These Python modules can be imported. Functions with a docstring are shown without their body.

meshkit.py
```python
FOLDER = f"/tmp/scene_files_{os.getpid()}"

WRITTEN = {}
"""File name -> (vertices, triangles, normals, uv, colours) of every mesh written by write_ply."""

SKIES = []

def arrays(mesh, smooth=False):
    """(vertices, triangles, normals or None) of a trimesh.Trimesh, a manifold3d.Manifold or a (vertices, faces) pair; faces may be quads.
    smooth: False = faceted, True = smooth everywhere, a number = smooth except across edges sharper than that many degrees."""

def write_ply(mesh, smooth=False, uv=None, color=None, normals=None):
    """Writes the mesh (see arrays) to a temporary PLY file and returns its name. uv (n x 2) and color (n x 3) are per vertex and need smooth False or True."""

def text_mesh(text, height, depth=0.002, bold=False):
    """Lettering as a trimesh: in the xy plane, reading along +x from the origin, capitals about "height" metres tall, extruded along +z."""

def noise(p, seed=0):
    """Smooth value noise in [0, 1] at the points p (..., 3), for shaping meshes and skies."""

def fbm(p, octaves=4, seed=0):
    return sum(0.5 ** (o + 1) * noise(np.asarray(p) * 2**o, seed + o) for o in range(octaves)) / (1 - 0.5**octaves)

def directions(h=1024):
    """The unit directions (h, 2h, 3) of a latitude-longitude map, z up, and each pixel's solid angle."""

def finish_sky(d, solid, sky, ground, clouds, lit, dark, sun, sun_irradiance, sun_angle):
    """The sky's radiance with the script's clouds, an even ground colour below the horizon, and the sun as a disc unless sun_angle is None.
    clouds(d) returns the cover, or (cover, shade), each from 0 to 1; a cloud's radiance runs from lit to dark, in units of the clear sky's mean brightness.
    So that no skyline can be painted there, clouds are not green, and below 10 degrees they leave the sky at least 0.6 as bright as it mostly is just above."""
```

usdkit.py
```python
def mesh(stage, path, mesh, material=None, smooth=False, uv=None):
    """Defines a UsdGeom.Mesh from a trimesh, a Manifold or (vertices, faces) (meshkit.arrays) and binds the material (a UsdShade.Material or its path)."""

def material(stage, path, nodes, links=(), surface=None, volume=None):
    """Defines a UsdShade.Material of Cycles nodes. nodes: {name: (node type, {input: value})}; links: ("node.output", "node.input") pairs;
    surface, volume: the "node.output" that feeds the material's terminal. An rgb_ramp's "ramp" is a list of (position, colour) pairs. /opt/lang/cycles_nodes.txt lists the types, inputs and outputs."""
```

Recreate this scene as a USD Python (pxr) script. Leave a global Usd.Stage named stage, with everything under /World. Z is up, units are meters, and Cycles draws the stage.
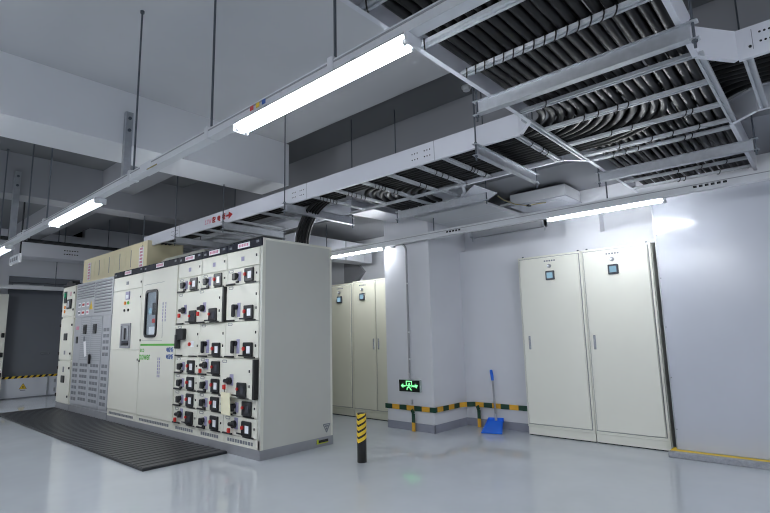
import math, sys
import numpy as np
import trimesh
from shapely.geometry import Polygon, box as sbox
from shapely.ops import unary_union
import usdkit, meshkit
from pxr import Usd, UsdGeom, UsdShade, Gf, Sdf

stage = Usd.Stage.CreateInMemory()
UsdGeom.SetStageUpAxis(stage, 'Z'); UsdGeom.SetStageMetersPerUnit(stage, 1.0)
UsdGeom.Xform.Define(stage, '/World'); UsdGeom.Scope.Define(stage, '/World/Looks')
rng = np.random.default_rng(7)

# ------------------------------------------------------------------ camera, exposure
FPX, PITCH, ROLL, YAW, CAM_H = 501.0, math.radians(8.74), math.radians(-1.32), math.radians(41.6), 1.25
EXPOSURE = 3.0
TUBE = 15.0            # radiance of a lit fluorescent tube
cp, sp = math.cos(PITCH), math.sin(PITCH)
fw = np.array([math.cos(YAW) * cp, math.sin(YAW) * cp, sp]); rt = np.array([math.sin(YAW), -math.cos(YAW), 0.0]); up = np.cross(rt, fw)
rt, up = rt * math.cos(ROLL) + up * math.sin(ROLL), -rt * math.sin(ROLL) + up * math.cos(ROLL)
cam = UsdGeom.Camera.Define(stage, '/World/camera')
cam.CreateHorizontalApertureAttr(36.0); cam.CreateVerticalApertureAttr(36.0 * 513 / 770)
cam.CreateFocalLengthAttr(36.0 * FPX / 770); cam.CreateClippingRangeAttr((0.05, 200.0)); cam.CreateExposureAttr(EXPOSURE)
M4 = Gf.Matrix4d(*[*rt, 0, *up, 0, *(-fw), 0, 0, 0, CAM_H, 1])
cam.AddTransformOp().Set(M4)

# ------------------------------------------------------------------ materials
def lin(c):
    c = np.asarray(c, float) / 255.0
    return np.where(c <= 0.04045, c / 12.92, ((c + 0.055) / 1.055) ** 2.4)

MATS = {}
def mat(name, rgb, rough=0.5, metal=0.0, vary=0.0, scale=3.0, bump=0.0, bscale=60.0, spec=0.5, rvary=0.0, coat=0.0):
    c = lin(rgb)
    nodes = {'p': ('principled_bsdf', {'base_color': c, 'roughness': rough, 'metallic': metal, 'specular_ior_level': spec, 'coat_weight': coat})}
    links = []
    if vary or rvary:
        nodes['g'] = ('geometry', {}); nodes['n'] = ('noise_texture', {'scale': scale, 'detail': 4.0, 'roughness': 0.6})
        links.append(('g.position', 'n.vector'))
    if vary:
        nodes['r'] = ('rgb_ramp', {'ramp': [(0.25, tuple(c * (1 - vary))), (0.75, tuple(np.minimum(c * (1 + vary), 0.95)))]})
        links += [('n.fac', 'r.fac'), ('r.color', 'p.base_color')]
    if rvary:
        nodes['m'] = ('map_range', {'from_min': 0.3, 'from_max': 0.7, 'to_min': max(rough - rvary, 0.02), 'to_max': rough + rvary})
        links += [('n.fac', 'm.value'), ('m.result', 'p.roughness')]
    if bump:
        nodes['g2'] = ('geometry', {}); nodes['n2'] = ('noise_texture', {'scale': bscale, 'detail': 3.0}); nodes['b'] = ('bump', {'strength': bump, 'distance': 0.01})
        links += [('g2.position', 'n2.vector'), ('n2.fac', 'b.height'), ('b.normal', 'p.normal')]
    MATS[name] = usdkit.material(stage, '/World/Looks/' + name, nodes, links, surface='p.BSDF')
    return MATS[name]

def emis(name, rgb, strength):
    MATS[name] = usdkit.material(stage, '/World/Looks/' + name, {'e': ('emission', {'color': lin(rgb), 'strength': strength})}, [], surface='e.emission')

mat('floor_epoxy', (187, 193, 199), 0.07, vary=0.05, scale=1.3, rvary=0.02, bump=0.012, bscale=5.0)
mat('wall_paint', (210, 212, 218), 0.6, vary=0.02, scale=2.0, bump=0.04, bscale=120)
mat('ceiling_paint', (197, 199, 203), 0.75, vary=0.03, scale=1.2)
mat('dark_grey', (116, 118, 122), 0.8, vary=0.03, scale=1.2)  # darker grey of the raised bay and the rear ceiling bays
mat('lit_beam_paint', (224, 226, 230), 0.75, vary=0.02, scale=1.2)  # ceiling paint lightened, in place of bounce light on the beam underside
mat('bulkhead_grey', (150, 152, 157), 0.8, vary=0.03, scale=1.2)  # mid grey of the bulkhead and the two rear beams
mat('grey_skirting', (140, 143, 156), 0.5, vary=0.05, scale=5)
mat('panel_white', (186, 190, 200), 0.2, vary=0.015, scale=1.5, rvary=0.04)
mat('beige_steel', (216, 216, 205), 0.42, vary=0.01, scale=2.0)
mat('beige_side', (188, 189, 183), 0.45, vary=0.02, scale=2.0)
mat('cream_steel', (226, 217, 182), 0.45, vary=0.02, scale=3.0)
mat('cabinet_ivory', (224, 224, 214), 0.4, vary=0.01, scale=2.0)
mat('cabinet_ivory_dim', (208, 207, 190), 0.42, vary=0.01, scale=2.0)
mat('cabinet_flank_lifted', (235, 235, 226), 0.5, vary=0.03, scale=3.0)
mat('louver_grey', (178, 181, 186), 0.38, metal=0.25, vary=0.03, scale=6.0)
mat('louver_slot', (118, 121, 127), 0.6)
mat('plinth_grey', (150, 152, 157), 0.45, metal=0.3, vary=0.06, scale=6)
mat('navy_header', (12, 18, 34), 0.5, spec=0.25)
mat('black_plastic', (22, 23, 26), 0.35)
mat('dark_gap', (40, 42, 46), 0.7)
mat('display_white', (236, 240, 246), 0.2)
mat('display_dark', (62, 64, 72), 0.2)
mat('red_plastic', (205, 45, 38), 0.4)
mat('blue_print', (40, 84, 160), 0.5)
mat('violet_print', (150, 148, 178), 0.5)
mat('green_print', (92, 176, 70), 0.5)
mat('red_print', (178, 34, 34), 0.5)
mat('pink_print', (206, 138, 160), 0.5)
mat('grey_print', (118, 122, 130), 0.5)
mat('label_white', (238, 238, 240), 0.5)
mat('amber_plastic', (238, 140, 40), 0.3)
mat('yellow_paint', (226, 192, 48), 0.5, vary=0.05, scale=12)
mat('ochre_tape', (220, 166, 48), 0.5, vary=0.05, scale=12)
mat('green_tape', (18, 62, 46), 0.45, vary=0.05, scale=12)
mat('black_tape', (26, 26, 26), 0.5)
mat('rubber_black', (40, 42, 45), 0.42, vary=0.18, scale=8, bump=0.15, bscale=90)
mat('rubber_rib', (47, 49, 52), 0.34, vary=0.15, scale=8, bump=0.1, bscale=90)
mat('galvanised', (176, 180, 186), 0.42, metal=0.75, vary=0.1, scale=18)
mat('zinc_rod', (98, 104, 112), 0.45, metal=0.7)
mat('tray_white', (206, 208, 216), 0.42, vary=0.015, scale=4)
mat('tray_rung', (172, 176, 182), 0.5, metal=0.15, vary=0.02, scale=14)
mat('cable_black', (10, 10, 12), 0.45, vary=0.15, scale=30, spec=0.35)
mat('rail_white', (212, 214, 218), 0.4)
mat('housing_grey', (150, 152, 156), 0.5)
mat('rail_grey', (150, 152, 156), 0.6)  # mid grey of the rail lips and the wall batten
mat('door_grey', (116, 120, 128), 0.5, vary=0.02, scale=2)
mat('barrier_grey', (206, 210, 218), 0.5)
mat('paper_cream', (230, 226, 196), 0.7)
mat('blue_plastic', (24, 108, 226), 0.4, bump=0.03)
mat('aluminium', (190, 194, 200), 0.35, metal=0.8)
mat('chrome', (200, 204, 210), 0.2, metal=0.9)
mat('curb_concrete', (150, 153, 160), 0.6, vary=0.2, scale=30)
mat('sign_black', (8, 16, 14), 0.3)
mat('sign_case', (150, 160, 160), 0.3)
mat('brown_wire', (150, 138, 92), 0.6)
mat('glass_tint', (170, 178, 186), 0.08, spec=0.6)
mat('yellow_green_print', (180, 190, 40), 0.5)
emis('tube_glow', (246, 250, 255), TUBE)
emis('exit_green_glow', (120, 255, 150), 0.24)
emis('lcd_glow', (170, 215, 240), 0.085)
emis('lamp_green', (60, 200, 150), 0.05)
# window glass of a cabinet door: lets light through, with a slight sheen
MATS['pane_glass'] = usdkit.material(stage, '/World/Looks/pane_glass', {'t': ('transparent_bsdf', {'color': (0.95, 0.97, 0.98)}), 'g': ('glossy_bsdf', {'color': (0.9, 0.9, 0.9), 'roughness': 0.08}), 'm': ('mix_closure', {'fac': 0.08})},
    [('t.BSDF', 'm.closure1'), ('g.BSDF', 'm.closure2')], surface='m.closure')

# ------------------------------------------------------------------ mesh helpers (all in world coordinates)
cat_ = trimesh.util.concatenate
def bx(x0, x1, y0, y1, z0, z1):
    b = trimesh.creation.box((abs(x1 - x0), abs(y1 - y0), abs(z1 - z0))); b.apply_translation(((x0 + x1) / 2, (y0 + y1) / 2, (z0 + z1) / 2)); return b
def cbx(x0, x1, y0, y1, z0, z1, c=0.004):
    """box with chamfered edges"""
    x0, x1, y0, y1, z0, z1 = min(x0, x1), max(x0, x1), min(y0, y1), max(y0, y1), min(z0, z1), max(z0, z1)
    c = min(c, (x1 - x0) * .45, (y1 - y0) * .45, (z1 - z0) * .45)
    p = []
    for X, sx in ((x0, 1), (x1, -1)):
        for Y, sy in ((y0, 1), (y1, -1)):
            for Z, sz in ((z0, 1), (z1, -1)):
                p += [(X, Y + sy * c, Z + sz * c), (X + sx * c, Y, Z + sz * c), (X + sx * c, Y + sy * c, Z)]
    return trimesh.convex.convex_hull(np.array(p))
def frame_axes(d, hint=None):
    d = d / np.linalg.norm(d)
    h = np.array([0, 0, 1.0]) if hint is None else np.asarray(hint, float)
    if abs(d @ h) > 0.97: h = np.array([1.0, 0, 0])
    a = np.cross(h, d); a /= np.linalg.norm(a); b = np.cross(d, a)
    return a, b, d
def tube(pts, r, sides=8, caps=True):
    p = np.asarray(pts, float); n = len(p)
    t = np.gradient(p, axis=0); t /= np.linalg.norm(t, axis=1, keepdims=True) + 1e-12
    a = np.zeros_like(p); a[0] = frame_axes(t[0])[0]
    for i in range(1, n):
        v = a[i - 1] - t[i] * (a[i - 1] @ t[i]); a[i] = v / (np.linalg.norm(v) + 1e-12)
    b = np.cross(t, a); ang = np.arange(sides) * 2 * np.pi / sides
    rr = np.broadcast_to(r, (n,))[:, None, None]
    v = (p[:, None] + rr * (np.cos(ang)[None, :, None] * a[:, None] + np.sin(ang)[None, :, None] * b[:, None])).reshape(-1, 3)
    i, j = np.meshgrid(np.arange(n - 1), np.arange(sides), indexing='ij')
    q = np.stack([i * sides + j, i * sides + (j + 1) % sides, (i + 1) * sides + (j + 1) % sides, (i + 1) * sides + j], -1).reshape(-1, 4)
    f = np.vstack([q[:, [0, 1, 2]], q[:, [0, 2, 3]]])
    if caps:
        v = np.vstack([v, p[:1], p[-1:]]); k = np.arange(sides); c0, c1 = n * sides, n * sides + 1; e = (n - 1) * sides
        f = np.vstack([f, np.stack([np.full(sides, c0), (k + 1) % sides, k], 1), np.stack([np.full(sides, c1), e + k, e + (k + 1) % sides], 1)])
    return trimesh.Trimesh(v, f, process=False)
def cyl(p0, p1, r, sides=12): return tube([p0, p1], r, sides)
def prism(poly, p0, p1, hint=None):
    """shapely polygon (u right, v up) swept from p0 to p1"""
    p0, p1 = np.asarray(p0, float), np.asarray(p1, float)
    L = np.linalg.norm(p1 - p0); a, b, d = frame_axes(p1 - p0, hint)
    m = cat_([trimesh.creation.extrude_polygon(g, L, engine='earcut') for g in getattr(poly, 'geoms', [poly])])
    T = np.eye(4); T[:3, 0], T[:3, 1], T[:3, 2], T[:3, 3] = a, b, d, p0
    m.apply_transform(T); return m
def slab(pts, z0, z1):
    m = trimesh.creation.extrude_polygon(Polygon(pts), z1 - z0, engine='earcut'); m.apply_translation((0, 0, z0)); return m
def bar(p0, p1, w, h, hint=None): return prism(sbox(-w / 2, -h / 2, w / 2, h / 2), p0, p1, hint)
def plate_x(poly, x0, x1):
    """polygon in (y, z) thickened from x0 to x1"""
    m = trimesh.creation.extrude_polygon(poly, abs(x1 - x0), engine='earcut')
    v = np.array(m.vertices); w = np.stack([v[:, 2] + min(x0, x1), v[:, 0], v[:, 1]], 1); return trimesh.Trimesh(w, m.faces, process=False)
def rrect(u0, u1, v0, v1, r): return sbox(u0 + r, v0 + r, u1 - r, v1 - r).buffer(r, 4)
def ring(poly, t): return poly.difference(poly.buffer(-t, join_style=1))
def text_on_x(s, h, x, ycentre, z, bold=True, depth=0.001):
    """lettering on a plane facing -x; reads left to right for a viewer at smaller x"""
    m = meshkit.text_mesh(s, h, depth, bold); m.apply_translation((-m.bounds[:, 0].mean(), 0, 0))
    v = np.array(m.vertices); w = np.stack([x - v[:, 2], ycentre - v[:, 0], z + v[:, 1]], 1)
    return trimesh.Trimesh(w, m.faces, process=False)
GLYPH = {'pei': [((0, .95), (.5, .95)), ((.05, .95), (.05, 0)), ((.48, .95), (.48, 0)), ((.05, .05), (.48, .05)), ((.05, .4), (.48, .4)), ((.05, .7), (.48, .7)), ((.6, .9), (.95, .9)), ((.95, .9), (.95, .5)), ((.62, .5), (.95, .5)), ((.62, .5), (.62, .05)), ((.62, .05), (1, .05))],
 'dian': [((.1, .8), (.9, .8)), ((.1, .8), (.1, .3)), ((.9, .8), (.9, .3)), ((.1, .55), (.9, .55)), ((.1, .3), (.9, .3)), ((.5, 1), (.5, .05)), ((.5, .05), (1, .05))],
 'gui': [((.2, 1), (.2, 0)), ((0, .75), (.4, .75)), ((.2, .7), (0, .3)), ((.5, .95), (1, .95)), ((.5, .95), (.5, .05)), ((.5, .05), (1, .05)), ((.5, .65), (.95, .65)), ((.95, .65), (.95, .35)), ((.5, .35), (.95, .35))]}
def glyph_on_x(name, h, x, yleft, z, t=0.12):
    out = []
    for (u0, v0), (u1, v1) in GLYPH[name]:
        a = np.array([x - .001, yleft - u0 * h, z + v0 * h]); b = np.array([x - .001, yleft - u1 * h, z + v1 * h])
        out.append(bar(a, b, t * h, 0.002, hint=(1, 0, 0)) if abs(a[2] - b[2]) > 1e-6 or True else None)
    return cat_(out)

# ------------------------------------------------------------------ scene helpers
USED = {}
def numbered(parent, name):
    k = USED.get((parent, name), 0); USED[(parent, name)] = k + 1
    return f'{parent}/{name}' if k == 0 else f'{parent}/{name}_{k:03d}'
class Thing:
    def __init__(self, name, label, cat, base=(0, 0, 0), group=None, kind=None):
        self.path = numbered('/World', name); self.base = np.asarray(base, float)
        x = UsdGeom.Xform.Define(stage, self.path); x.AddTranslateOp().Set(Gf.Vec3d(*map(float, self.base)))
        p = x.GetPrim()
        if label: p.SetCustomDataByKey('label', label)
        if cat: p.SetCustomDataByKey('category', cat)
        if group: p.SetCustomDataByKey('group', group)
        if kind: p.SetCustomDataByKey('kind', kind)
    def part(self, name, mesh, m, parent=None, smooth=False, label=None, kind=None):
        """a part of the thing (parent None) or a sub-part (parent = a part's path)"""
        path = numbered(parent or self.path, name)
        mm = mesh.copy(); mm.apply_translation(-self.base)
        g = usdkit.mesh(stage, path, mm, MATS[m], smooth=smooth)
        if label: g.GetPrim().SetCustomDataByKey('label', label)
        if kind: g.GetPrim().SetCustomDataByKey('kind', kind)
        return path
def solo(name, label, cat, mesh, m, group=None, smooth=False, kind=None):
    path = numbered('/World', name); g = usdkit.mesh(stage, path, mesh, MATS[m], smooth=smooth); p = g.GetPrim()
    p.SetCustomDataByKey('label', label); p.SetCustomDataByKey('category', cat)
    if group: p.SetCustomDataByKey('group', group)
    if kind: p.SetCustomDataByKey('kind', kind)
    return p
def struct(name, mesh, m, label=None, cat=None):
    path = numbered('/World', name); g = usdkit.mesh(stage, path, mesh, MATS[m]); p = g.GetPrim(); p.SetCustomDataByKey('kind', 'structure')
    if label: p.SetCustomDataByKey('label', label)
    if cat: p.SetCustomDataByKey('category', cat)
    return path

# ================================================================== THE ROOM
XL, XR, YB, YF = -6.0, 6.15, -5.0, 14.05
ZC, ZV, ZB = 3.84, 4.10, 3.26           # main ceiling, raised bay at the right, beam undersides
struct('floor', bx(XL - .2, 6.9, YB - .2, YF + .2, -0.2, 0), 'floor_epoxy', 'glossy grey epoxy floor', 'floor')
struct('ceiling', bx(XL, 4.0, YB, 5.93, ZC, ZC + .3), 'ceiling_paint', 'pale grey painted concrete ceiling over the open floor', 'ceiling')
struct('ceiling', bx(XL, 4.0, 5.93, YF, ZC, ZC + .3), 'dark_grey', 'darker grey ceiling bays behind the bright beam', 'ceiling')
struct('ceiling', bx(4.0, XR + .6, YB, YF, ZV, ZV + .3), 'dark_grey', 'raised dark grey ceiling bay over the branch trays', 'ceiling')
struct('trim_5', bx(5.0, XR + .4, YB, 8.2, 2.95, ZV), 'bulkhead_grey', 'grey bulkhead above the trays along the right side', 'bulkhead')
struct('trim_1', bx(XL, 4.05, 5.31, 5.93, ZB, ZC), 'lit_beam_paint', 'ceiling beam with the brightest underside, crossing behind the near light rail', 'beam')
struct('trim_2', cat_([bx(XL, 4.0, 8.2, 8.6, ZB, ZC), bx(4.0, XR + .4, 8.2, 8.6, ZB, ZV)]), 'bulkhead_grey', 'second ceiling beam farther back, above the louvred cabinet', 'beam')
struct('trim_3', cat_([bx(2.7, 3.17, 5.93, 8.2, 3.55, ZC), bx(2.7, 3.17, 8.6, YF, 3.55, ZC)]), 'bulkhead_grey', 'shallow ceiling beam running toward the far wall', 'beam')
struct('wall_left', bx(XL - .2, XL, YB, YF, 0, ZC + .3), 'wall_paint', 'white wall', 'wall')
struct('wall_back', bx(XL - .2, 6.9, YB - .2, YB, 0, ZV + .3), 'wall_paint', 'white wall', 'wall')
far = [bx(XL, 2.78, YF, YF + .2, 0, ZC), bx(2.78, 4.3, YF, YF + .2, 2.78, ZC), bx(4.3, 6.9, YF, YF + .2, 0, ZV)]
struct('wall_far', cat_(far), 'wall_paint', 'pale far wall around the dark door', 'wall')
# right-hand wall: proud lower part up to 2.37 m, set back above, with a niche for the two tall cabinets
NX = 6.0
rw = [bx(NX, NX + .15, 2.97, 3.9, 0, 2.37), bx(NX, NX + .15, 1.2, 2.97, 2.17, 2.37), bx(NX, NX + .15, 1.94, 2.35, 2.37, 2.72), bx(XR, XR + .15, YB, 3.9, 2.37, 2.949),
      bx(6.45, 6.6, YB, 2.97, 0, 2.37), bx(NX + .15, 6.6, 1.2, 2.97, 2.17, 2.37), bx(NX + .15, 6.6, 2.97, 3.0, 0, 2.37), bx(6.5, 6.65, 4.6, YF, 0, ZV), bx(5.95, 6.6, YB, 1.2, 2.17, 2.37)]
struct('wall_right', cat_(rw), 'wall_paint', 'white wall with the niche of the two tall cabinets', 'wall')
struct('trim_4', cat_([bx(5.26, 6.5, 3.9, 4.68, 0, 2.949)]), 'wall_paint', 'white square pillar carrying the green exit sign', 'pillar')
struct('baseboard_right', cat_([bx(5.252, 5.26, 3.892, 4.68, 0, .1), bx(5.252, 6.0, 3.892, 3.9, 0, .1), bx(5.992, 6.0, 2.97, 3.892, 0, .1)]), 'grey_skirting', 'grey painted skirting along pillar and wall', 'skirting')
# white panel partition at the right edge with its kerb
wp = Thing('wall_partition', 'glossy white smooth wall panel at the right edge', 'wall panel', (5.79, 0, 0), kind='structure')
wp.part('panel', cbx(5.75, 5.83, -4.5, 1.31, .06, 2.6, .003), 'panel_white')
wp.part('edge_trim', bx(5.742, 5.834, 1.31, 1.318, .06, 2.6), 'aluminium')
for z in (.25, .75, 1.25, 1.75, 2.2): wp.part('screw', cyl((5.742, 1.30, z), (5.75, 1.30, z), .006, 8), 'grey_print')
kb = Thing('kerb', 'low concrete kerb with yellow edge below the white wall panel', 'kerb', (5.7, 0, 0))
kb.part('kerb_body', cbx(5.62, 5.84, -4.5, 1.37, 0, .058, .006), 'curb_concrete')
kb.part('yellow_stripe', cat_([bx(5.67, 5.742, -4.5, 1.36, .058, .060), bx(5.742, 5.83, 1.32, 1.36, .058, .060)]), 'yellow_paint', label='yellow painted stripe')

# far door with flood barrier
dr = Thing('door_1', 'dark grey steel door in the far wall', 'door', (3.5, YF, 0), kind='structure')
dr.part('door_panel', bx(2.80, 3.93, YF + .06, YF + .10, 0, 2.62), 'door_grey')
dr.part('side_panel', bx(3.94, 4.28, YF + .06, YF + .10, 0, 2.62), 'door_grey')
dr.part('top_panel', bx(2.80, 4.28, YF + .05, YF + .10, 2.63, 2.76), 'door_grey')
dr.part('door_frame', cat_([bx(2.78, 2.80, YF - .01, YF + .12, 0, 2.78), bx(4.28, 4.30, YF - .01, YF + .12, 0, 2.78), bx(2.78, 4.3, YF - .01, YF + .12, 2.76, 2.78)]), 'barrier_grey')
h = dr.part('door_handle', cat_([cyl((3.70, YF + .06, .97), (3.70, YF + .01, .97), .012), cyl((3.70, YF + .015, .97), (3.56, YF + .015, .97), .011)]), 'aluminium')
dr.part('door_closer', cat_([bx(2.9, 3.2, YF + .0, YF + .06, 2.52, 2.58), bx(3.2, 3.5, YF + .02, YF + .035, 2.56, 2.575)]), 'aluminium')
fb = Thing('flood_barrier', 'light grey flood barrier board with hazard striped top edge below the dark door', 'barrier', (3.33, 13.9, 0))
fb.part('board', cbx(2.72, 4.0, 13.86, 13.90, 0.02, .44, .004), 'barrier_grey')
for i in range(11):
    x = 2.72 + i * .116
    P = Polygon([(x, .44), (x + .058, .44), (x + .098, .49), (x + .04, .49)])
    m = trimesh.creation.extrude_polygon(P, .045, engine='earcut'); v = np.array(m.vertices); m = trimesh.Trimesh(np.stack([v[:, 0], 13.90 - v[:, 2], v[:, 1]], 1), m.faces[:, ::-1], process=False)
    fb.part('yellow_stripe', m, 'yellow_paint')
    P = Polygon([(x + .058, .44), (x + .116, .44), (x + .156, .49), (x + .098, .49)])
    m = trimesh.creation.extrude_polygon(P, .045, engine='earcut'); v = np.array(m.vertices); m = trimesh.Trimesh(np.stack([v[:, 0], 13.90 - v[:, 2], v[:, 1]], 1), m.faces[:, ::-1], process=False)
    fb.part('black_stripe', m, 'black_tape')
def tri_y(cx, z, s, y, inset=0):
    P = Polygon([(cx - s / 2 + inset * .87, z + inset * .5), (cx + s / 2 - inset * .87, z + inset * .5), (cx, z + s * .87 - inset)])
    m = trimesh.creation.extrude_polygon(P, .003, engine='earcut'); v = np.array(m.vertices); return trimesh.Trimesh(np.stack([v[:, 0], y - v[:, 2], v[:, 1]], 1), m.faces[:, ::-1], process=False)
sg = fb.part('warning_sign', tri_y(3.2, .20, .15, 13.86), 'black_tape', label='yellow triangular warning sign')
fb.part('sign_face', tri_y(3.2, .20, .15, 13.857, .012), 'yellow_paint', sg)
fb.part('sign_bolt_mark', bx(3.19, 3.21, 13.852, 13.855, .225, .27), 'black_tape', sg)
fb.part('sign_text', bx(3.15, 3.25, 13.856, 13.86, .165, .18), 'grey_print', sg)
fb.part('clamp_post', cat_([bx(3.66, 3.69, 13.83, 13.86, .02, .46), bx(3.80, 3.83, 13.84, 13.86, .1, .18), bx(3.80, 3.83, 13.84, 13.86, .3, .38)]), 'aluminium')
fb.part('base_seal', bx(2.72, 4.0, 13.84, 13.90, 0, .02), 'grey_print')
wc = Thing('steel_cabinet', 'white steel cabinet at the left edge, beside the dark door', 'cabinet', (2.4, 13.7, 0))
wc.part('body', cbx(1.8, 2.74, 13.6, 14.0, 0, 2.3, .005), 'cabinet_ivory')
for z in (.55, .98, 1.4): wc.part('knob', cbx(2.66, 2.72, 13.57, 13.6, z - .05, z + .05, .01), 'black_plastic')

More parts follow.
